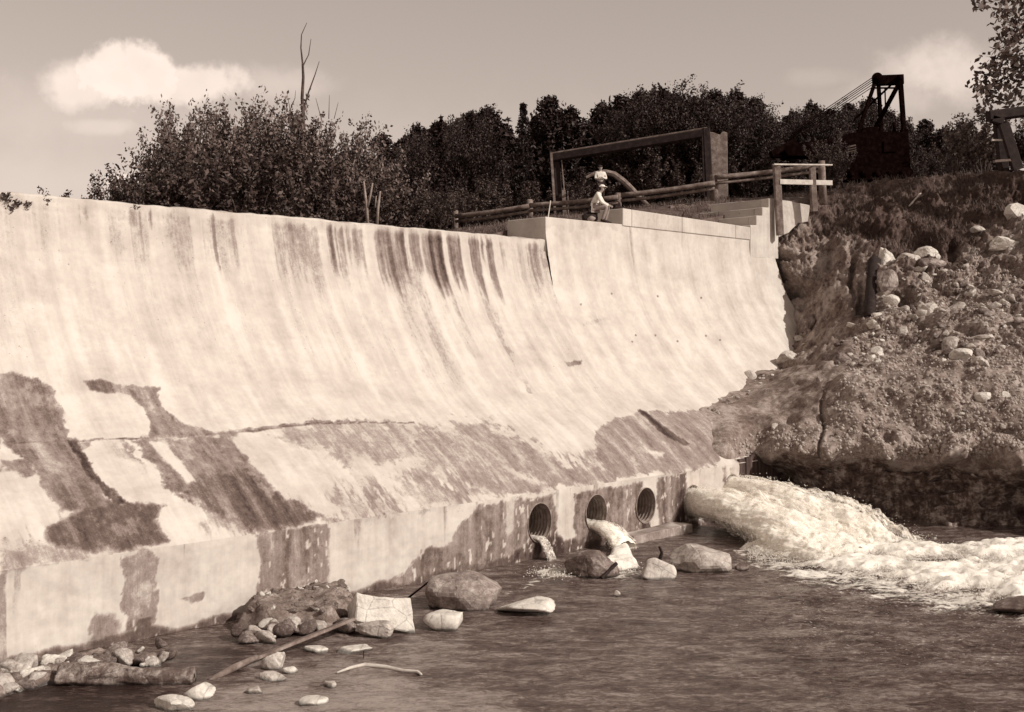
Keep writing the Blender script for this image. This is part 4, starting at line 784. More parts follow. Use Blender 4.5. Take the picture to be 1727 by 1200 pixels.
# ------------------------------------------------------------------ stones on the bank
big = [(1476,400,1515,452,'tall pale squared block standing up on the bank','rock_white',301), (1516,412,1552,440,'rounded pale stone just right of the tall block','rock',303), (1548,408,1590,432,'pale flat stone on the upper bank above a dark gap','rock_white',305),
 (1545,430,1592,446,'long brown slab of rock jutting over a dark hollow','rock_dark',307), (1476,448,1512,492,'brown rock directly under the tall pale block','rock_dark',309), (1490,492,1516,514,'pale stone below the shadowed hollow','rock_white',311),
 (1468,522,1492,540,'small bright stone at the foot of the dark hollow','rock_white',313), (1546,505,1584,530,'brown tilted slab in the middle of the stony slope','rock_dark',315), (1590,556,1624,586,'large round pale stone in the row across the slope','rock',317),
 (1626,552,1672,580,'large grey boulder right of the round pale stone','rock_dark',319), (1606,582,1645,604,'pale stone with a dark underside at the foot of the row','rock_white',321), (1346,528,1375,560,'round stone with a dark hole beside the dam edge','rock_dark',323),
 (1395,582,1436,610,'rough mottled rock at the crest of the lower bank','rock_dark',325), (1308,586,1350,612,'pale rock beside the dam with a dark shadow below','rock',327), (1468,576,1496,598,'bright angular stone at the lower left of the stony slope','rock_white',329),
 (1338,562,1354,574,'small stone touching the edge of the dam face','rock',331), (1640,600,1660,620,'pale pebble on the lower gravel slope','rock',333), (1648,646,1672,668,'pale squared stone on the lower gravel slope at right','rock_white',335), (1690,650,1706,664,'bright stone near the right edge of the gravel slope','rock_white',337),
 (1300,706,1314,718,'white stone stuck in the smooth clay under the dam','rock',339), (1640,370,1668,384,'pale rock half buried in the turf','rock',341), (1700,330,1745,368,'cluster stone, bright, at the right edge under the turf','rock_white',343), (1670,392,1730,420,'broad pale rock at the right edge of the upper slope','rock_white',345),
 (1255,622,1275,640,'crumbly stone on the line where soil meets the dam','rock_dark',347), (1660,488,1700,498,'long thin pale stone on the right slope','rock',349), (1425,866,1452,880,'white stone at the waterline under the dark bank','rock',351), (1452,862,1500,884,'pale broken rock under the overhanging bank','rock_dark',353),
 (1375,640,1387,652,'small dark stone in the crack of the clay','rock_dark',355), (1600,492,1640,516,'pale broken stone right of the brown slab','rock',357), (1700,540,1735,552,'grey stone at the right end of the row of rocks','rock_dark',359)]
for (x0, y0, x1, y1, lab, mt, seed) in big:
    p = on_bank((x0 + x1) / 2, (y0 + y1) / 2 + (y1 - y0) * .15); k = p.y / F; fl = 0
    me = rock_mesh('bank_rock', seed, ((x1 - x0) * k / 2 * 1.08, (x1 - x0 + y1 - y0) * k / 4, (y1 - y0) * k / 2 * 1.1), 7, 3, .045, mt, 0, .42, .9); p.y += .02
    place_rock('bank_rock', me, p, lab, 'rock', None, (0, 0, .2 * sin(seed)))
rnd = random.Random(77); k = 0
while k < 290:
    x = rnd.uniform(1380, 1740); y = rnd.uniform(430, 760); gl = np.interp(x, [1380, 1450, 1530, 1620, 1740], [600, 520, 440, 410, 345])
    if y < gl or rnd.random() > (1.0 if y < 610 else .45): continue
    p = on_bank(x, y); sp = rnd.random() ** 2.6; szp = 2.6 + 12 * sp if y < 615 else 2.0 + 5 * sp; sc = szp * p.y / F
    place_rock('bank_stone', protos[(k * 5) % 8], (p.x, p.y - sc * .15, p.z + sc * .05), 'loose stone scattered on the stony slope of the bank', 'rock', 'loose stones scattered on the bank', (rnd.uniform(-.6, .6), rnd.uniform(-.6, .6), rnd.uniform(0, 6)), sc); k += 1
for k in range(46):                        # crumbled edge where the soil lies on the dam
    t = rnd.random(); x = np.interp(t, [0, .3, .6, 1], [1352, 1318, 1255, 1188]); y = np.interp(t, [0, .3, .6, 1], [560, 598, 645, 690]); x += rnd.uniform(0, 26); y += rnd.uniform(-4, 10)
    p = on_bank(x, y); sc = rnd.uniform(1.6, 6) * p.y / F
    place_rock('edge_stone', protos[(k * 3) % 8], (p.x, p.y - .05, p.z), 'crumbled stone along the edge of the soil beside the dam', 'rock', 'stones along the dam edge', (rnd.uniform(-.6, .6), 0, rnd.uniform(0, 6)), sc)
idx = np.random.RandomState(9).permutation(np.where((BANKQ[:, 0] > 1230) & (BANKQ[:, 0] < 1760) & (BANKQ[:, 1] > 430) & (BANKQ[:, 1] < 758))[0])
gl = np.interp(BANKQ[idx, 0], [1230, 1400, 1450, 1620, 1760], [740, 690, 540, 440, 390]); idx = idx[(BANKQ[idx, 1] > gl)][:6500]
rs = np.random.RandomState(3); V_, F_ = spray_mesh(BANK[idx] + np.array([0, .0, -.005]), .012 + .055 * rs.rand(len(idx)) ** 3, 8)
me = np_mesh('gravel', V_, F_, 3); tag(link('gravel', me, MT['gravelm']), kind='stuff', label='gravel and pebbles on the bank slope', cat='gravel')
# stump beside the tall block, black to stand for the shadow lying there
p = on_bank(1466, 480); b = MB().tube([on_bank(1462, 532) + Vector((0, -.1, -.1)), on_bank(1466, 500) + Vector((0, -.25, 0)), on_bank(1474, 440) + Vector((0, -.15, .15))], [.20, .26, .22], 12, True, .12, 5)
tag(b.build('shadow_stump', MT['wood_dark'], None, True), 'stump leaning below the tall pale block, black for the shadow there', 'stump')
p0 = on_bank(1532, 343); p1 = on_bank(1552, 322); tag(MB().bar(p0 + Vector((0, -.1, .05)), p1 + Vector((0, -.1, .1)), .07, .03).build('board', MT['wood_pale']), 'short pale board lying on the turf of the bank', 'board')
a = WP(95, 1152); b = WP(330, 1150); a.z = .07; b.z = .11; LOGAB = (a, b)
def rough_log(name, A, B, r0, r1, seed, mat, label, cat):
    n, k = 70, 36; t = np.linspace(0, 1, n); a = np.linspace(0, 2 * pi, k, endpoint=False); A = np.array(A); B = np.array(B); d = (B - A) / np.linalg.norm(B - A); x = np.cross(d, [0, 0, 1.]); x /= np.linalg.norm(x); y = np.cross(x, d)
    T, Aa = np.meshgrid(t, a, indexing='ij'); T = T.ravel(); Aa = Aa.ravel(); r = r0 + (r1 - r0) * T; q = np.c_[np.cos(Aa) * 1.6, np.sin(Aa) * 1.6, T * 4]
    r = r * (1 + .22 * fbm(q, 3, seed) + .10 * fbm(q * np.array([5, 5, .8]), 3, seed + 1) + .12 * fbm(q * np.array([1, 1, 3]), 2, seed + 2)); r = r * np.where((T < .004) | (T > .996), .25, 1)
    c = A[None] + (B - A)[None] * np.clip(T, .012, .988)[:, None] + y[None] * (.04 * np.sin(T * 6))[:, None]; V = c + x[None] * (np.cos(Aa) * r)[:, None] + y[None] * (np.sin(Aa) * r)[:, None]
    i = np.arange((n - 1) * k); rr = i // k; kk = i % k; Fq = np.stack([rr * k + kk, rr * k + (kk + 1) % k, (rr + 1) * k + (kk + 1) % k, (rr + 1) * k + kk], 1); return tag(link(name, np_mesh(name, V, Fq), MT[mat], None, True), label, cat)
# ------------------------------------------------------------------ grass and weeds
def blades(name, pts, hgt, wid, mat, seed, label, lean=.5):
    n = len(pts); rs = np.random.RandomState(seed); a = rs.rand(n) * 2 * pi; d = np.c_[np.cos(a), np.sin(a), a * 0]; h = hgt * (.4 + .9 * rs.rand(n)); ln = rs.randn(n, 2) * lean
    tip = pts + np.c_[ln * h[:, None], h]; mid = pts * .5 + tip * .5 + np.c_[-ln * h[:, None] * .15, h * .08]; w_ = wid
    V = np.stack([pts - d * w_, pts + d * w_, mid + d * w_ * .7, tip, mid - d * w_ * .7], 1).reshape(-1, 3); b_ = np.arange(n)[:, None] * 5
    me = np_mesh(name, V, np.concatenate([b_ + np.array([[0, 1, 2, 4]])]), 4); me2 = np_mesh(name, V, np.concatenate([b_ + np.array([[4, 2, 3]])]), 3)
    bm = bmesh.new(); bm.from_mesh(me); bm.from_mesh(me2); bmesh.ops.remove_doubles(bm, verts=bm.verts[:0], dist=0); bm.to_mesh(me); bm.free()
    return tag(link(name, me, MT[mat]), kind='stuff', label=label, cat='grass')
rough_log('log', LOGAB[0], LOGAB[1], .19, .15, 3, 'logm', 'thick waterlogged log lying in the dark shallows along the rubble', 'log')
rs = np.random.RandomState(21); g_ = np.where((BANKQ[:, 0] > 1330) & (BANKQ[:, 0] < 1800) & (BANKQ[:, 1] < 440))[0]; gi = rs.choice(g_, 13000); gi = gi[fbm(BANK[gi] * .9, 3, 66) > -.3]
ln = np.interp(BANKQ[gi, 0], [1330, 1400, 1450, 1560, 1620, 1727, 1800], [360, 385, 410, 430, 410, 335, 330]); gi = gi[BANKQ[gi, 1] < ln + rs.randn(len(gi)) * 10]
blades('bank_grass', BANK[gi] + rs.randn(len(gi), 3) * .03, .20, .010, 'grass', 5, 'short dry grass on the top of the bank')
n_ = 16000; s_ = rs.uniform(S_STEP - 3.5, S_E + 9, n_); p_ = 7.4 + rs.rand(n_) ** 1.3 * 12; XY = P0[None] + s_[:, None] * D + p_[:, None] * NB
keep = fbm(np.c_[XY * .6, s_ * 0], 3, 8) > -.35; XY = XY[keep]; Pg = np.c_[XY, gf(XY / 10)]
blades('slope_grass', Pg, .20, .012, 'grass', 6, 'rough grass on the slope behind the dam wall')
# ------------------------------------------------------------------ log rail fence
def ground_pt(x, y, z):                    # put a pixel column on the ground surface near depth z
    p = W(x, y, z); return Vector((p.x, p.y, gh(p.x, p.y)))
fr = empty('log_rail_fence', ground_pt(*FENCE[1]), 'low guard fence of log rails running behind the dam and the two people', 'fence')
tops = [(767, 354), (893, 336), (1042, 325), (1204, 294)]; PP = []
for (fx, fy, fz), (tx, ty) in zip(FENCE, tops):
    b0 = ground_pt(fx, fy, fz); t0 = W(tx, ty, fz); b0.z -= .3; r = .16 if fx < 1200 else .2
    MB().tube([b0, b0.lerp(t0, .5), t0 - Vector((0, 0, .03)), t0], [r, r * .96, r * .95, r * .7], 12, True, .03, int(fx)).build('post', MT['wood'], fr, True); PP.append((fx, fz))
railp = [((768, 365, 54.3), (893, 348, 53.0)), ((893, 347, 53.0), (1042, 333, 51.8)), ((1046, 330, 51.8), (1204, 309, 51.0)), ((1204, 300, 51.0), (1380, 280, 51.6))]
for i, (a, b) in enumerate(railp):
    A0 = W(*a) + Vector((0, -.22, 0)); B0 = W(*b) + Vector((0, -.22, 0)); pts = [A0.lerp(B0, t) + Vector((0, 0, -.04 * sin(pi * t))) for t in np.linspace(0, 1, 9)]
    MB().tube(pts, .115, 10, True, .03, i).build('rail', MT['wood'], fr, True)
    MB().tube([q + Vector((0, .10, -.24)) for q in pts], .075, 8, True, .03, i + 9).build('lower_rail', MT['wood'], fr, True)
# pale railing by the steps
rl = empty('wooden_railing', W(1340, 345, 46), 'pale wooden railing of squared posts and boards at the top of the steps', 'railing')
def wpost(x0, y0, x1, y1, z, wd, mat='wood'): MB().bar(W(x0, y0, z), W(x1, y1, z), wd, wd, (0, 1, 0), .008).build('post', MT[mat], rl)
wpost(1309, 279, 1315, 396, 45.4, .28); wpost(1369, 281, 1373, 356, 46.0, .24)
MB().tube([W(1385, 271, 47), W(1386, 300, 47), W(1388, 345, 47)], [.14, .155, .16], 12, True, .03).build('post', MT['wood'], rl, True)
MB().bar(W(1304, 277, 45.2), W(1402, 278, 46.2), .14, .06).build('handrail', MT['wood_pale'], rl)
MB().bar(W(1315, 306, 45.25), W(1403, 308, 46.3), .05, .20).build('rail_board', MT['wood_pale'], rl)
# wing wall beyond the steps
slab('wing_wall', [W(1313, 400, 46.0), W(1330, 392, 46.1), W(1345, 376, 46.3), W(1362, 374, 46.5), W(1366, 346, 46.6), W(1340, 340, 46.3), W(1313, 336, 46.0)][::-1], Vector((-.35, .45, 0)), dam, .02, 'conc', 3, .02)
# ------------------------------------------------------------------ timber gate frame behind the fence
gfm = empty('timber_gate_frame', ground_pt(935, 365, 56), 'dark timber hoist frame with a long top beam behind the fence', 'gate frame')
def gp(x, y, z): return W(x, y, z)
MB().bar(gp(936, 258, 56), gp(943, 372, 56), .42, .4, (0, 1, 0), .01).build('post', MT['wood_dark'], gfm)
MB().bar(gp(929, 258, 55.7), gp(936, 366, 55.7), .12, .1, (0, 1, 0)).build('edge_board', MT['wood'], gfm)
MB().bar(gp(946, 262, 55.7), gp(951, 320, 55.7), .05, .1, (0, 1, 0)).build('edge_board', MT['wood'], gfm)
MB().bar(gp(950, 320, 55.6), gp(952, 366, 55.6), .18, .08, (0, 1, 0)).build('stake', MT['wood'], gfm)
MB().bar(gp(957, 322, 55.6), gp(958, 366, 55.6), .05, .08, (0, 1, 0)).build('stake', MT['wood'], gfm)
MB().bar(gp(928, 266, 55.9), gp(1192, 224, 54), .4, .40).build('beam', MT['wood_dark'], gfm)
MB().bar(gp(928, 259, 55.9), gp(1192, 216, 54), .34, .07).build('beam_cap', MT['wood'], gfm)
MB().bar(gp(1190, 216, 54), gp(1196, 345, 54), .36, .36, (0, 1, 0), .01).build('post', MT['wood_dark'], gfm)
MB().bar(gp(1184, 228, 53.9), gp(1187, 330, 53.9), .07, .1, (0, 1, 0)).build('edge_board', MT['wood_dark'], gfm)
pl = [gp(1191, 221, 54), gp(1203, 223, 54), (gp(1214, 227, 54)), gp(1218, 221, 54), gp(1226, 223, 54), gp(1228, 345, 54), gp(1196, 345, 54)]
slab('side_panel', pl[::-1], Vector((0, .22, 0)), gfm, .3, 'wood', 2, .006)
tag(MB().tube([gp(*q) for q in ((988, 299, 55), (1003, 292, 55), (1020, 290, 55), (1036, 294, 55), (1052, 306, 55), (1068, 322, 55), (1082, 336, 55), (1096, 349, 55))], [.07, .1, .14, .15, .15, .14, .1, .09], 8, True, .05).build('bent_plank', MT['wood'], None, False), 'bent grey timber arching behind the standing person', 'timber')
tag(MB().bar(S(s_at(921, 6.4)[0] + .05, 6.4, 9.2), W(928, 338, s_at(925, 6.4)[1]), .03, .03).build('stake', MT['wood_pale']), 'thin pale stake leaning on the corner of the raised block', 'stake')
# ------------------------------------------------------------------ people
def skin(name, J, E_, mat, parent, root=0, sub=2):
    me = bpy.data.meshes.new(name); me.from_pydata([j[:3] for j in J], E_, []); o = bpy.data.objects.new(name, me); C.objects.link(o); me.materials.append(MT[mat])
    m = o.modifiers.new('skin', 'SKIN'); m.use_smooth_shade = True; lay = me.skin_vertices[0] if me.skin_vertices else None
    if lay is None:
        bpy.context.view_layer.objects.active = o; bpy.ops.mesh.customdata_skin_add(); lay = me.skin_vertices[0]
    seen = set(); adj = {}
    for a, b in E_: adj.setdefault(a, []).append(b); adj.setdefault(b, []).append(a)
    for i, j in enumerate(J):
        r = j[3]; lay.data[i].radius = (r, r) if not isinstance(r, tuple) else r; lay.data[i].use_root = False
    def flood(i):
        st = [i]
        while st:
            k = st.pop()
            if k in seen: continue
            seen.add(k); st += adj.get(k, [])
    lay.data[root].use_root = True; flood(root)
    for i in range(len(J)):
        if i not in seen: lay.data[i].use_root = True; flood(i)
    s = o.modifiers.new('sub', 'SUBSURF'); s.levels = sub; s.render_levels = sub; o.parent = parent; return o
def figure(root, K, shirt, pants, scale=1.0, face=(1, 0), hat=None, hair=True, sleeves=True):
    J = []; E_ = []; ix = {}
    def j(n, p, r): ix[n] = len(J); J.append((*p, r)); return ix[n]
    R = dict(pelvis=.13, waist=.115, chest=.14, neck0=.075, neck=.05, hL=.085, hR=.085, kL=.058, kR=.058, aL=.036, aR=.036, tL=.03, tR=.03, sL=.06, sR=.06, eL=.04, eR=.04, wL=.027, wR=.027, pL=.032, pR=.032)
    for n in R: j(n, K[n], R[n])
    for a, b in (('pelvis', 'waist'), ('waist', 'chest'), ('chest', 'neck0'), ('neck0', 'neck'), ('pelvis', 'hL'), ('pelvis', 'hR'), ('hL', 'kL'), ('hR', 'kR'), ('kL', 'aL'), ('kR', 'aR'), ('aL', 'tL'), ('aR', 'tR'), ('chest', 'sL'), ('chest', 'sR'), ('sL', 'eL'), ('sR', 'eR'), ('eL', 'wL'), ('eR', 'wR'), ('wL', 'pL'), ('wR', 'pR')): E_.append((ix[a], ix[b]))
    # head: skull, brow, jaw, chin and a nose
    hd = Vector(K['head']); f = Vector((face[0], face[1], -.1)).normalized(); up = Vector((0, 0, 1))
    h1 = j('skull', hd + up * .035 - f * .015, .088); h2 = j('jaw', hd - up * .055 + f * .012, .062); E_.append((ix['neck'], h2)); E_.append((h2, h1)); h3 = j('crown', hd + up * .075 - f * .01, .070); E_.append((h1, h3))
    # fingers and thumb rooted in each palm
    for sd_ in 'LR':
        p = Vector(K['p' + sd_]); d = (p - Vector(K['w' + sd_])).normalized(); side = d.cross(up); side = side.normalized() if side.length > .1 else Vector((0, 1, 0)); pn = side.cross(d)
        for k_, (o_, l_) in enumerate(((-.03, .068), (-.01, .078), (.01, .074), (.03, .058))):
            a0 = j('f', p + side * o_ * .8, .010); a1 = j('f', p + side * o_ * 1.1 + d * l_ * .6, .009); a2 = j('f', p + side * o_ * 1.05 + d * l_ * .95 - pn * .03, .008); E_.append((a0, a1)); E_.append((a1, a2))
        a0 = j('t', p - d * .01 + side * .02, .011); a1 = j('t', p + side * .052 + d * .025, .010); a2 = j('t', p + side * .055 + d * .055 - pn * .015, .009); E_.append((a0, a1)); E_.append((a1, a2))
    body = skin('body', J, E_, 'skin', root)
    # face details: eyes, nose, mouth and ears sit on the head
    mb = MB(); sdv = f.cross(up).normalized()
    mb.tube([hd + f * .078 + up * .01, hd + f * .102 - up * .022], [.008, .014], 6); 
    for e in (-1, 1): mb.tube([hd + sdv * e * .082 - up * .02 - f * .01, hd + sdv * e * .082 + up * .025 - f * .015], [.014, .018], 6)
    mb.build('nose_and_ears', MT['skin'], None, True).parent = root
    mb = MB()
    for e in (-1, 1): mb.tube([hd + f * .082 + sdv * e * .02 + up * .018, hd + f * .082 + sdv * e * .042 + up * .018], [.007, .006], 6)
    mb.tube([hd + f * .076 - sdv * .022 - up * .055, hd + f * .076 + sdv * .022 - up * .055], .006, 6); mb.build('eyes_and_mouth', MT['hair'], None, True).parent = root
    def part(name, names, edges, grow, mat):
        JJ = []; im = {}
        for n in names: im[n] = len(JJ); r = R[n]; JJ.append((*K[n], r * grow + .012))
        skin(name, JJ, [(im[a], im[b]) for a, b in edges], mat, root)
    part('shirt', ['pelvis', 'waist', 'chest', 'neck0', 'sL', 'sR', 'eL', 'eR', 'wL', 'wR'] if sleeves else ['pelvis', 'waist', 'chest', 'neck0', 'sL', 'sR', 'eL', 'eR'],
         [('pelvis', 'waist'), ('waist', 'chest'), ('chest', 'neck0'), ('chest', 'sL'), ('chest', 'sR'), ('sL', 'eL'), ('sR', 'eR')] + ([('eL', 'wL'), ('eR', 'wR')] if sleeves else []), 1.10, shirt)
    part('trousers', ['pelvis', 'hL', 'hR', 'kL', 'kR', 'aL', 'aR'], [('pelvis', 'hL'), ('pelvis', 'hR'), ('hL', 'kL'), ('hR', 'kR'), ('kL', 'aL'), ('kR', 'aR')], 1.14, pants)
    for s_ in 'LR':
        a = Vector(K['a' + s_]); t_ = Vector(K['t' + s_]); o = MB().tube([a - (t_ - a) * .35 + Vector((0, 0, -.01)), a.lerp(t_, .5), t_ + (t_ - a) * .5], [.04, .05, .035], 8); o.build('shoe', MT['hair'], None, True).parent = root
    mat = hat or 'hair'; bm_ = MB(); c0 = hd + up * .045 - f * .02; rings = []
    for i in range(6):
        el = i / 5 * pi / 2; rings.append((c0 + up * (.088 * sin(el) - .01), .105 * cos(el) + .004))
    bm_.tube([r[0] for r in rings], [r[1] for r in rings], 16)
    if hat: bm_.prism([c0 + f * .05 + sdv * .09, c0 + f * .17 + sdv * .05, c0 + f * .17 - sdv * .05, c0 + f * .05 - sdv * .09], up * .012)
    bm_.build('cap' if hat else 'hair', MT[mat], None, True).parent = root
    if hat: MB().tube([hd - f * .075 + up * .03, hd - f * .075 - up * .06], [.06, .045], 10).build('hair', MT['hair'], None, True).parent = root
    root.scale = (scale,) * 3
sS, zS = s_at(1001, 6.15); base = S(sS, 6.15, float(crest_of(sS)))
p1 = empty('person', base, 'person in a white cap and light shirt sitting hunched on the dam wall', 'person')
K = dict(pelvis=(0, 0, .54), waist=(.02, 0, .68), chest=(.13, 0, .90), neck0=(.20, 0, 1.03), neck=(.235, 0, 1.08), head=(.30, 0, 1.19), hL=(.06, .10, .53), hR=(.06, -.10, .53), kL=(.48, .15, .57), kR=(.47, -.14, .56), aL=(.36, .15, .10), aR=(.30, -.14, .10), tL=(.50, .16, .05), tR=(.44, -.15, .05),
         sL=(.15, .18, .97), sR=(.15, -.18, .97), eL=(.30, .21, .72), eR=(.28, -.23, .70), wL=(.50, .08, .62), wR=(.50, -.08, .58), pL=(.57, .05, .60), pR=(.57, -.05, .56))
figure(p1, K, 'shirt', 'pants_mid', 1.02, (1, -.1), 'cap'); p1.rotation_euler = (0, 0, radians(-12))
st_ = rock_mesh('seat', 401, (.30, .26, .26), 9, 3, .03, 'wood_dark'); o = place_rock('dark_bundle', st_, base + Vector((-.08, .02, .22)), 'dark lumpy bundle the seated person sits on', 'bundle')
o = place_rock('bag', rock_mesh('bag', 402, (.13, .1, .12), 14, 3, .015, 'pants_mid'), base + Vector((-.10, -.34, .14)), 'small round pale bag beside the dark bundle', 'bag')
o = place_rock('dark_parcel', rock_mesh('parcel', 403, (.16, .10, .05), 7, 3, .02, 'hair'), S(s_at(1029, 5.9)[0] + .5, 5.9, float(H2a) + .04), 'dark flat parcel on the edge of the parapet by the hands', 'parcel')
z2 = 51.42; g2 = h_at(279, z2) - 1.74
p2 = empty('person', ((1012 - CX) / F * z2, z2, g2), 'person in white shirt and dark trousers, arms folded, standing on the lower fence rail', 'person')
K = dict(pelvis=(0, 0, .90), waist=(0, 0, 1.03), chest=(0, .01, 1.25), neck0=(0, 0, 1.39), neck=(0, 0, 1.44), head=(0, -.015, 1.56), hL=(.09, 0, .87), hR=(-.09, 0, .87), kL=(.11, -.02, .48), kR=(-.10, -.02, .48), aL=(.12, .13, .09), aR=(-.11, .13, .09), tL=(.14, .26, .04), tR=(-.13, .26, .04),
         sL=(.19, 0, 1.33), sR=(-.19, 0, 1.33), eL=(.25, -.06, 1.08), eR=(-.24, -.06, 1.08), wL=(.05, -.22, 1.12), wR=(-.04, -.24, 1.07), pL=(-.03, -.23, 1.13), pR=(.04, -.25, 1.06))
figure(p2, K, 'shirt', 'pants', 1.05, (.1, -1), None); p2.rotation_euler = (0, 0, radians(8))
# ------------------------------------------------------------------ crane
ZC = 57.0
def cp(x, y, dz=0): return W(x, y, ZC + dz)
cb = empty('crane', Vector(((1465 - CX) / F * ZC, ZC, h_at(300, ZC))), 'black cable crane with a tall A shaped gantry standing on the bank', 'crane')
def cbar(name, a, b, w_, h_=None, mat='iron'): return MB().bar(cp(*a), cp(*b), w_, h_ or w_, (0, 1, 0)).build(name, MT[mat], cb)
cbar('gantry_leg', (1518, 136, -.8), (1524, 220, -.8), .22); cbar('gantry_leg', (1524, 218, -.8), (1529, 296, -.8), .34)
cbar('gantry_leg', (1474, 142, -.8), (1446, 226, -1.0), .17); cbar('gantry_leg', (1481, 140, .9), (1486, 226, 1.0), .18)
cbar('gantry_brace', (1517, 138, -.8), (1470, 226, .2), .20); cbar('gantry_brace', (1502, 143, .6), (1440, 202, .8), .10)
cbar('gantry_tie', (1470, 148, -.8), (1511, 148, -.8), .08); cbar('gantry_tie', (1492, 148, 0), (1493, 186, 0), .06)
cbar('gantry_head', (1472, 136, -.1), (1522, 134, -.1), .5, .36)
MB().tube([cp(1479, 131, -.9), cp(1479, 131, .5)], .27, 18).build('sheave', MT['iron'], cb, True)
MB().tube([cp(1518, 131, -.7), cp(1518, 131, .3)], .17, 14).build('sheave', MT['iron'], cb, True)
house = [(1392, 294), (1392, 262), (1406, 238), (1432, 224), (1476, 221), (1531, 222), (1533, 294)]
MB().prism([cp(x, y, -1.2) for x, y in house[::-1]], (0, 3.0, 0)).build('machine_house', MT['iron'], cb)
MB().prism([cp(x, y, -.9) for x, y in ((1392, 262), (1408, 232), (1330, 243), (1322, 252), (1330, 262))], (0, 1.2, 0)).build('boom_foot', MT['iron'], cb)
MB().prism([cp(x, y, -1.0) for x, y in ((1452, 224), (1482, 223), (1481, 213), (1456, 215))], (0, 1.4, 0)).build('winch_cover', MT['iron'], cb)
MB().tube([cp(1508, 224, 0), cp(1508, 206, 0)], .10, 10).build('exhaust_pipe', MT['iron'], cb, True)
MB().prism([cp(x, y, -1.25) for x, y in ((1490, 256), (1512, 255), (1512, 236), (1490, 237))], (0, .06, 0)).build('window', MT['iron'], cb)
f_ = MB().prism([cp(x, y, -1.26) for x, y in ((1430, 259), (1444, 256), (1443, 243), (1429, 246))], (0, .05, 0)).build('louvre', MT['sign'], cb)
for k in range(3): MB().bar(cp(1429, 249 + k * 4, -1.29), cp(1444, 246 + k * 4, -1.29), .04, .03).build('slat', MT['iron'], f_)
tr = MB()
pts = [(1400, 300), (1396, 290), (1402, 283), (1532, 279), (1540, 287), (1536, 300)]; tr.prism([cp(x, y + 2, -1.9) for x, y in pts[::-1]], (0, .8, 0)); tr.build('crawler_track', MT['iron'], cb)
MB().prism([cp(x, y, 1.4) for x, y in pts[::-1]], (0, .8, 0)).build('crawler_track', MT['iron'], cb)
for k in range(6): MB().tube([cp(1412 + k * 22, 293, -1.98), cp(1412 + k * 22, 293, -1.7)], .17, 12).build('wheel', MT['iron'], cb, True)
for i, (a, b) in enumerate((((1476, 127), (1345, 215)), ((1474, 132), (1336, 225)), ((1472, 137), (1330, 232)), ((1471, 142), (1322, 240)), ((1470, 147), (1318, 248)))):
    MB().tube([cp(*a, -.9 + .35 * i), cp(*b, -2 + .6 * i)], .022, 6).build('cable', MT['iron'], cb)
MB().bar(cp(1300, 260, -.9), cp(1340, 238, -.6), .3, .3).build('boom', MT['iron'], cb); MB().bar(cp(1300, 262, .9), cp(1392, 262, .6), .25, .25).build('boom', MT['iron'], cb)
# right hand trestle
ts = empty('timber_trestle', W(1700, 284, 45), 'dark timber trestle with a heavy top beam at the right edge on the bank', 'trestle')
MB().bar(W(1666, 196, 45), W(1860, 170, 45), .5, .40).build('beam', MT['wood_dark'], ts)
MB().bar(W(1683, 205, 45.2), W(1692, 284, 45.2), .36, .3, (0, 1, 0)).build('post', MT['wood_dark'], ts); MB().bar(W(1672, 200, 44.9), W(1690, 205, 44.9), .3, .3, (0, 1, 0)).build('bracket', MT['wood_dark'], ts)
MB().bar(W(1692, 208, 44.7), W(1716, 286, 44.7), .42, .2, (0, 1, 0)).build('brace', MT['wood_dark'], ts); MB().bar(W(1672, 236, 44.8), W(1692, 236, 44.8), .1, .07, (0, 0, 1)).build('crosspiece', MT['wood_pale'], ts)
MB().bar(W(1676, 272, 44.7), W(1704, 270, 44.7), .2, .10).build('crosspiece', MT['wood'], ts); MB().bar(W(1830, 176, 45), W(1836, 286, 45), .36, .3, (0, 1, 0)).build('post', MT['wood'], ts)
# ------------------------------------------------------------------ trees
def quads(Cn, size, rs, up=.0, elong=1.6, nrm=None):
    n = len(Cn); a = rs.randn(n, 3); a[:, 2] += up; a /= np.linalg.norm(a, axis=1)[:, None]; b = rs.randn(n, 3); b -= (b * a).sum(1)[:, None] * a; b /= np.linalg.norm(b, axis=1)[:, None]
    s = size * (.6 + .8 * rs.rand(n))[:, None]; V = np.stack([Cn - a * s * elong * .5, Cn + b * s * .42, Cn + a * s * elong * .5, Cn - b * s * .42], 1).reshape(-1, 3)
    return V, np.arange(n * 4).reshape(-1, 4)
def pine_pts(seed, H=10., R=1.75, kind=0):
    rs = np.random.RandomState(seed); out = []; nb_ = 330 if kind == 0 else 230
    for k in range(nb_):
        u = rs.rand() ** .9; h = H * (.04 + .96 * u); a = rs.rand() * 2 * pi
        if kind == 0: L = R * (1 - u ** 2.2) ** .75 * (.65 + .5 * rs.rand()) + .12; rise = .55 + .5 * u
        else: lay = (h * 1.3 % 1); L = R * (1 - u) ** .85 * (.55 + .35 * lay + .35 * rs.rand()) + .06; rise = .05 - .1 * (1 - u)
        m = int(14 + L * 18); t = (np.arange(m) / m) ** .8 * 1.0
        c = np.c_[np.cos(a) * L * t, np.sin(a) * L * t, h + L * (rise * t ** 1.8 - (.0 if kind == 0 else .25) * t)]; c += rs.randn(m, 3) * (.09 + .10 * (1 - t))[:, None] * (1 if kind == 0 else .7); out.append(c)
    # leading shoots
    for k in range(9 if kind == 0 else 1):
        a = rs.rand() * 2 * pi; r = rs.rand() * .7 if kind == 0 else 0; hh = H * (.93 + .07 * rs.rand()) - r * .8; m = 14; t = np.linspace(0, 1, m); out.append(np.c_[np.cos(a) * r + rs.randn(m) * .03, np.sin(a) * r + rs.randn(m) * .03, hh + t * (.75 if kind == 0 else .5)])
    return np.concatenate(out), rs
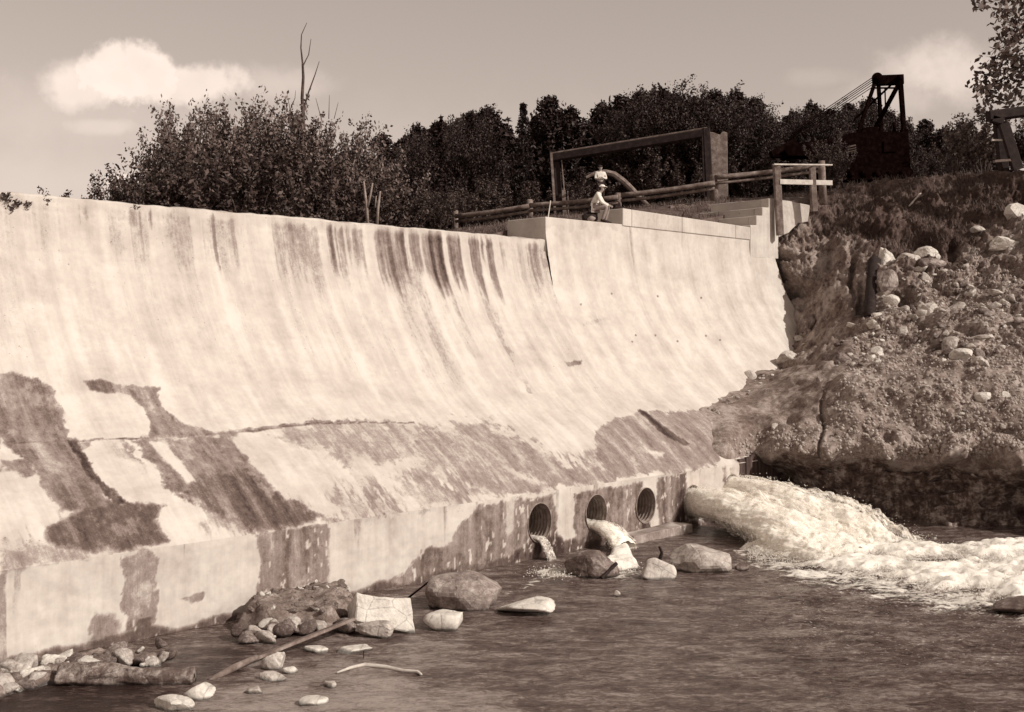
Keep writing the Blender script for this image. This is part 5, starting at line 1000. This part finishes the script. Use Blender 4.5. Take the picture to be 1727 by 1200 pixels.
def make_tree(name, kind, seed, mat, H=10., R=1.75):
    o = empty(name, (0, 0, 0), 'tmp', 'tree'); P_, rs = pine_pts(seed, H, R, kind); P_ = P_[rs.rand(len(P_)) < .95]
    V, Fq = quads(P_, .15 if kind == 0 else .12, rs, .35, 2.0); link('crown', np_mesh('crown', V, Fq), MT[mat], o)
    MB().tube([(0, 0, -.6), (.05, 0, H * .4), (0, .03, H * .97)], [.17, .12, .02], 8).build('trunk', MT['bark'], o, True); return o
def make_shrub(name, seed, mat, H=5., R=2.4, stems=26, leaf=.10, fan=.9, n_leaf=26, bare=.15, twigs=7, cat='shrub', upright=1.0):
    o = empty(name, (0, 0, 0), 'tmp', cat); rs = np.random.RandomState(seed); pts = []; mb = MB()
    for k in range(stems):
        a = rs.rand() * 2 * pi; sp = rs.rand() ** .6 * R; top = np.array([cos(a) * sp, sin(a) * sp, H * (.62 + .38 * rs.rand()) * (1 - .38 * (sp / R) ** 2)]); b0 = np.array([cos(a), sin(a), 0]) * rs.rand() * R * .22
        cv = lambda t: b0 + (top - b0) * np.array([t ** .9, t ** .9, t ** .85]) + np.array([0, 0, sin(t * pi) * H * .06])
        mb.tube([cv(t) for t in np.linspace(0, 1, 6)], [.035, .03, .022, .016, .01, .005], 5, False)
        for q in range(twigs):
            t0 = bare + (1 - bare) * rs.rand(); p = cv(t0); d = np.array([cos(a + rs.randn()), sin(a + rs.randn()), upright * .9 + rs.rand()]); d /= np.linalg.norm(d); L = H * .17 * (.5 + rs.rand()); m = n_leaf; t = rs.rand(m)
            pts.append(p + d[None] * (L * t)[:, None] + rs.randn(m, 3) * .075 * (H / 5))
    mb.build('stems', MT['bark'], o, True); P_ = np.concatenate(pts); V, Fq = quads(P_, leaf, rs, .2, 1.6); link('foliage', np_mesh('foliage', V, Fq), MT[mat], o); return o
def copy_thing(o):
    c = o.copy(); C.objects.link(c)
    for ch in o.children: d = ch.copy(); C.objects.link(d); d.parent = c
    return c
used = set()
def put(proto, x, ytop, z, Hproto, label, group=None, wscale=1.0, rot=0, ground=None):
    X = (x - CX) / F * z; g0 = (gh(X, z) if ground is None else ground); top = h_at(ytop, z); s = (top - g0) / Hproto
    o = proto if proto.name not in used else copy_thing(proto); used.add(proto.name)
    o.location = (X, z, g0); o.scale = (s * wscale, s * wscale, s); o.rotation_euler = (0, 0, rot); o['label'] = label
    if group: o['group'] = group
    return o
pines = [make_tree('pine_tree', 0, 500 + k, 'pine') for k in range(4)]; spr = make_tree('spruce_tree', 1, 520, 'pine2', 10, 2.0); hp = 10.5
row = [(645,222,70,1.0),(682,226,66,.9),(704,204,70,.8),(742,198,66,1.0),(768,200,70,1.0),(792,184,67,1.0),(822,176,66,1.15),(852,214,70,1.1),(906,190,70,.8),(926,157,67,.95),(962,176,67,1.0),(992,205,70,.9),(1015,168,69,1.0),(1046,156,67,.9),(1078,150,69,.95),(1110,144,67,1.0),(1140,154,69,.9),(1172,160,67,.9),(1203,147,68,.95),(1240,150,67,1.05),(1272,160,70,.9),
       (1300,196,70,1.0),(1335,184,72,1.1),(1368,170,72,1.0),(1400,180,74,1.1),(1432,172,72,1.0),(1466,160,74,1.0),(1494,182,74,1.0),(1560,198,72,1.0),(1528,205,74,1.0),(1590,212,70,1.0),(1625,205,74,1.1)]
plab = ['first pine right of the leafy thicket', 'low pine just right of the tufted sapling', 'pine above the left end of the log fence, left of its first post', 'tall pine left of the first fence post', 'slightly lower pine directly above the first fence post', 'pine between the first and second fence posts',
 'tall pine just left of the second fence post', 'short pine in the dip left of the spruce', 'slim pine touching the right side of the spruce', 'tall slim pine above the left gate post', 'pine over the left end of the gate beam', 'low pine above the first quarter of the gate beam', 'pine directly above the two people',
 'tall pine right of the two people, above the beam', 'slim pine above the bent grey timber', 'pine rising over the middle of the gate beam', 'pine just right of the middle of the gate beam', 'slim pine over the right third of the gate beam', 'pine directly over the gate side panel', 'broad pine right of the gate side panel', 'slim pine where the tree line starts to drop toward the crane',
 'low pine in the notch left of the crane cables', 'broad low pine above the pale wooden railing', 'pine behind the upper crane cables', 'pine between the cables and the crane house', 'pine just left of the crane gantry', 'pine seen between the gantry legs', 'pine behind the right gantry leg', 'pine right of the crane, nearer the trestle', 'low pine right behind the crane house', 'small pine between the crane and the pale sapling', 'broad pine left of the trestle']
for i, (x, y, z, ws) in enumerate(row):
    put(pines[i % 4], x, y, z, hp, 'dark ' + plab[i], 'pines behind the dam', ws * 1.3, i * 1.7)
for i, (x, y, z) in enumerate(((665,250,80),(725,245,80),(805,235,80),(865,240,80),(950,225,80),(1030,205,80),(1125,190,80),(1225,195,80),(1320,225,82),(1420,215,82),(1500,215,82),(1580,235,82),(1660,225,82))):
    put(pines[(i + 2) % 4], x, y, z, hp, 'dark pine in the second row, mostly hidden by the front trees', 'second row of pines', 1.5, i * 2.3)
put(spr, 882, 168, 60, 10.4, 'narrow pointed spruce rising between the rounded pines', None, 1.0, 1)
sh = [make_shrub('shrub', 600 + k, 'leaf', 5, 2.5, 40, .070, n_leaf=46, twigs=12) for k in range(3)]
scr = [make_shrub('scrub_bush', 620 + k, 'leaf2', 4, 2.6, 32, .08, n_leaf=44, twigs=10, bare=.02, cat='bush') for k in range(2)]
srow = [(212,302,50,.75,'small leafy shrub at the left end of the thicket, low over the crest'),(268,244,52,.68,'spreading shrub with feathery shoots near the left end of the thicket'),(310,190,54,.75,'tall feathery shrub, second rise of the thicket from the left'),(352,178,52,.75,'upright leafy shrub in the left half of the thicket'),
        (400,176,56,.8,'leafy shrub behind the middle of the thicket'),(440,165,52,.8,'highest loose topped shrub left of the dead tree'),(482,190,54,.8,'leafy shrub at the foot of the dead tree'),(545,188,54,.72,'loose clumpy shrub just right of the dead tree'),(598,205,56,.7,'thin shrub with tufted top where the thicket meets the pines')]
for i, (x, y, z, ws, lab) in enumerate(srow): put(sh[i % 3], x, y, z, 5.0, lab, None, ws, i * 1.3, 7.2)
ulab = ['lowest bush at the far left tip of the thicket', 'bush at the left foot of the thicket, just over the crest', 'bush below the feathery shoots at the left of the thicket', 'bush at the foot of the second rise of the thicket', 'bush under the middle of the thicket', 'bush under the highest loose topped shrub', 'bush at the foot of the dead tree', 'bush right of the dead tree', 'bush behind the forked bare stems',
 'bush right of the forked bare stems', 'bush left of the first fence post', 'bush behind the first fence post', 'bush behind the second fence post', 'bush behind the left part of the gate frame', 'bush seen through the middle of the gate frame', 'bush seen through the right part of the gate frame', 'bush right of the gate side panel', 'bush behind the left end of the pale railing', 'bush right of the crane tracks',
 'bush touching the right end of the crane', 'bush left of the trestle', 'bush seen between the trestle legs', 'bush behind the trestle brace', 'bush overlapping the left end of the crane house', 'bush right of the trestle brace']
for i, (x, y, z, ws) in enumerate(((170,322,46,1.0),(228,310,47,1.0),(280,285,48,.9),(330,262,49,1.1),(390,250,48,1.1),(450,255,49,1.1),(510,262,49,1.0),(560,268,48,1.0),(620,300,50,1.2),(680,308,51,1.2),(735,318,53,1.2),(800,305,58,1.2),(870,300,59,1.2),(985,290,60,1.2),(1090,270,60,1.2),(1150,275,59,1.2),(1265,262,60,1.2),(1340,262,63,1.2),(1590,250,60,1.0),(1560,262,62,1.2),(1640,255,58,1.0),(1700,205,54,1.0),(1745,200,54,1.0),(1402,222,54.6,.8),(1790,205,53,1.0))):
    put(scr[i % 2], x, y, z, 4.0, 'dark ' + ulab[i], 'undergrowth bushes', ws, i, 7.0 if x < 620 else None)
brd = [make_shrub('broadleaf_tree', 660 + k, 'broad', 8, 2.9, 46, .10, n_leaf=60, twigs=13, bare=.25, cat='tree', upright=.5) for k in range(2)]
for i, (x, y, z, ws, lab) in enumerate(((1075,152,62,.85,'broad crowned dark tree left of the highest part of the tree line'),(1115,143,61,.9,'broad dark tree at the highest point of the tree line above the gate beam'),(1160,158,62,.8,'broad dark tree above the right half of the gate beam'),(1205,148,60,.9,'round topped dark tree directly above the gate side panel'),(1255,158,61,.85,'round topped dark tree just right of the gate side panel'),
        (1335,186,66,.9,'lower broad tree in the dip left of the crane cables'),(1368,172,64,.7,'broad tree crossed by the crane cables'),(1415,180,64,.9,'dark tree directly behind the crane house, left side'),(1460,164,66,.8,'dark tree seen through the crane gantry'),(1500,184,67,.8,'dark tree behind the right leg of the crane gantry'),(705,212,62,.8,'broad dark tree near the left end of the pine row'),(790,190,62,.7,'broad dark tree among the pines left of the spruce'))):
    put(brd[i % 2], x, y, z, 8.0, lab, None, ws, i * 1.9)
tuft = make_shrub('leafy_sapling', 640, 'leaf_big', 4, 1.2, 12, .10, n_leaf=30, twigs=8, bare=.3); put(tuft, 1612, 198, 55, 4.0, 'pale leafed sapling in front of the pines near the trestle', None, 1.0, 0)
tuft2 = make_shrub('tufted_sapling', 641, 'leaf', 5, .9, 9, .06, n_leaf=40, twigs=5, bare=.5); put(tuft2, 603, 168, 53, 5.0, 'thin sapling with a few tufts of leaves above the thicket', None, 1.0, 0, 7.2)
put(make_shrub('leafy_sapling', 642, 'leaf_big', 4, 1.6, 16, .10, n_leaf=34, twigs=9, bare=.2), 1660, 175, 50, 4.0, 'light leafed sapling behind the trestle at the right edge', None, 1.2, 2)
# dead tree and bare stems
dt = MB(); z = 53
def br(pts, r0, r1): n = len(pts); dt.tube([W(x, y, z) for x, y in pts], [r0 + (r1 - r0) * i / (n - 1) for i in range(n)], 6, False)
br([(512, 380), (510, 260), (511, 190), (509, 165), (511, 130), (510, 108)], .11, .055); br([(510, 108), (507, 80), (508, 58), (517, 38)], .045, .012); br([(510, 112), (520, 92), (524, 65)], .035, .012); br([(513, 178), (520, 155), (531, 125), (538, 103)], .05, .012); br([(509, 190), (506, 180)], .03, .01)
br([(491, 210), (488, 180), (483, 155)], .025, .008); br([(489, 185), (497, 165), (498, 152)], .02, .008); br([(543, 205), (536, 180), (532, 165)], .022, .008); br([(554, 200), (555, 160)], .022, .008); br([(563, 200), (570, 172)], .018, .008)
tag(dt.build('dead_tree', MT['bark'], None, True), 'bare dead tree with thin forked branches above the thicket', 'tree')
z = 46; sn = MB(); f = lambda pts, r: sn.tube([W(x, y, 40.5) for x, y in pts], r, 7)
f([(620, 385), (618, 350), (613, 305)], [.07, .055, .03]); f([(619, 350), (624, 330), (628, 308)], [.05, .04, .03]); f([(635, 385), (637, 350), (641, 322)], [.06, .05, .03]); f([(632, 350), (634, 330)], [.03, .02])
tag(sn.build('bare_stems', MT['bark_pale'], None, True), 'clump of pale forked bare stems just behind the crest', 'stump')
# overhanging tree at the right edge
def right_tree():
    rs = np.random.RandomState(9); root = empty('overhanging_tree', W(1880, 300, 47), 'leafy tree overhanging from the right edge of the photo', 'tree'); z0 = 47; KZ = 47 / 33; base = W(1880, 300, z0); top = W(1850, -150, z0)
    MB().tube([base, base.lerp(top, .4) + Vector((.2, 0, 0)), top], [.36, .26, .08], 12, True, .04).build('trunk', MT['bark'], root, True)
    ends = [(1640, 8, 33), (1690, 20, 32.6), (1720, -10, 33.4), (1700, 60, 33), (1690, 90, 32.4), (1672, 110, 32.8), (1645, 148, 33), (1680, 140, 33.5), (1700, 165, 32.6), (1725, 120, 33.6), (1740, 60, 32.4), (1740, 160, 33), (1780, 100, 32), (1780, 20, 34), (1760, -60, 33), (1800, -100, 33), (1715, 35, 34), (1735, 190, 33.3), (1850, 60, 31.5), (1920, 40, 33), (1960, 110, 34), (1900, -80, 33), (1660, 165, 33.6)]
    mb = MB(); pts = []
    for (x, y, zz) in ends:
        e = W(x, y, zz * KZ); s = base.lerp(top, .62 + .25 * rs.rand()); md = s.lerp(e, .5) + Vector((0, rs.randn() * .3, .4)); mb.tube([s, md, e], [.06, .035, .008], 6, False); n = 95
        t = .35 + .65 * rs.rand(n); a_ = np.array([list(s.lerp(md, u * 2) if u < .5 else md.lerp(e, u * 2 - 1)) for u in t]); pts.append(a_ + rs.randn(n, 3) * np.array([.34, .45, .28]) * KZ * (.5 + .5 * (1 - t))[:, None] * 1.2)
        m = 60; pts.append(np.array(e)[None] + rs.randn(m, 3) * np.array([.24, .3, .2]) * KZ)
    mb.build('branches', MT['bark'], root, True); P_ = np.concatenate(pts); px, py = project(P_); P_ = P_[(px > 1636 + 4 * rs.randn(len(px))) & ~((px < 1668 + 8 * rs.randn(len(px))) & (py > 22) & (py < 88))]
    V, Fq = quads(P_, .19, rs, -.2, 1.5); link('crown', np_mesh('crown', V, Fq), MT['leaf_big'], root)
right_tree()
# weeds growing on the dam face near the left edge, and along the crest
w_ = [(12, 335), (30, 342), (48, 344), (8, 328), (224, 343), (75, 325), (20, 350)]
for i, (x, y) in enumerate(w_):
    if i in (4, 5): q = S(s_at(x, 5.65)[0], 5.64, 8.45)
    else: s0, z0 = s_at(x, 5.55); q = S(s0, 5.56, h_at(y, z0))
    rs = np.random.RandomState(i); c = np.array(q) + rs.randn(34, 3) * np.array([.055, .03, .035]); V, Fq = quads(c, .045, rs); V = np.r_[V, [tuple(q), tuple(q + Vector((.01, 0, 0))), tuple(q + Vector((.01, 0, .06))), tuple(q + Vector((0, 0, .06)))]]; Fq = np.r_[Fq, [[136, 137, 138, 139]]]; m_ = np_mesh('weed', V, Fq)
    tag(link('weed', m_, MT['leaf2']), 'small dark weed rooted near the top edge of the dam', 'weed', 'weeds on the dam edge')
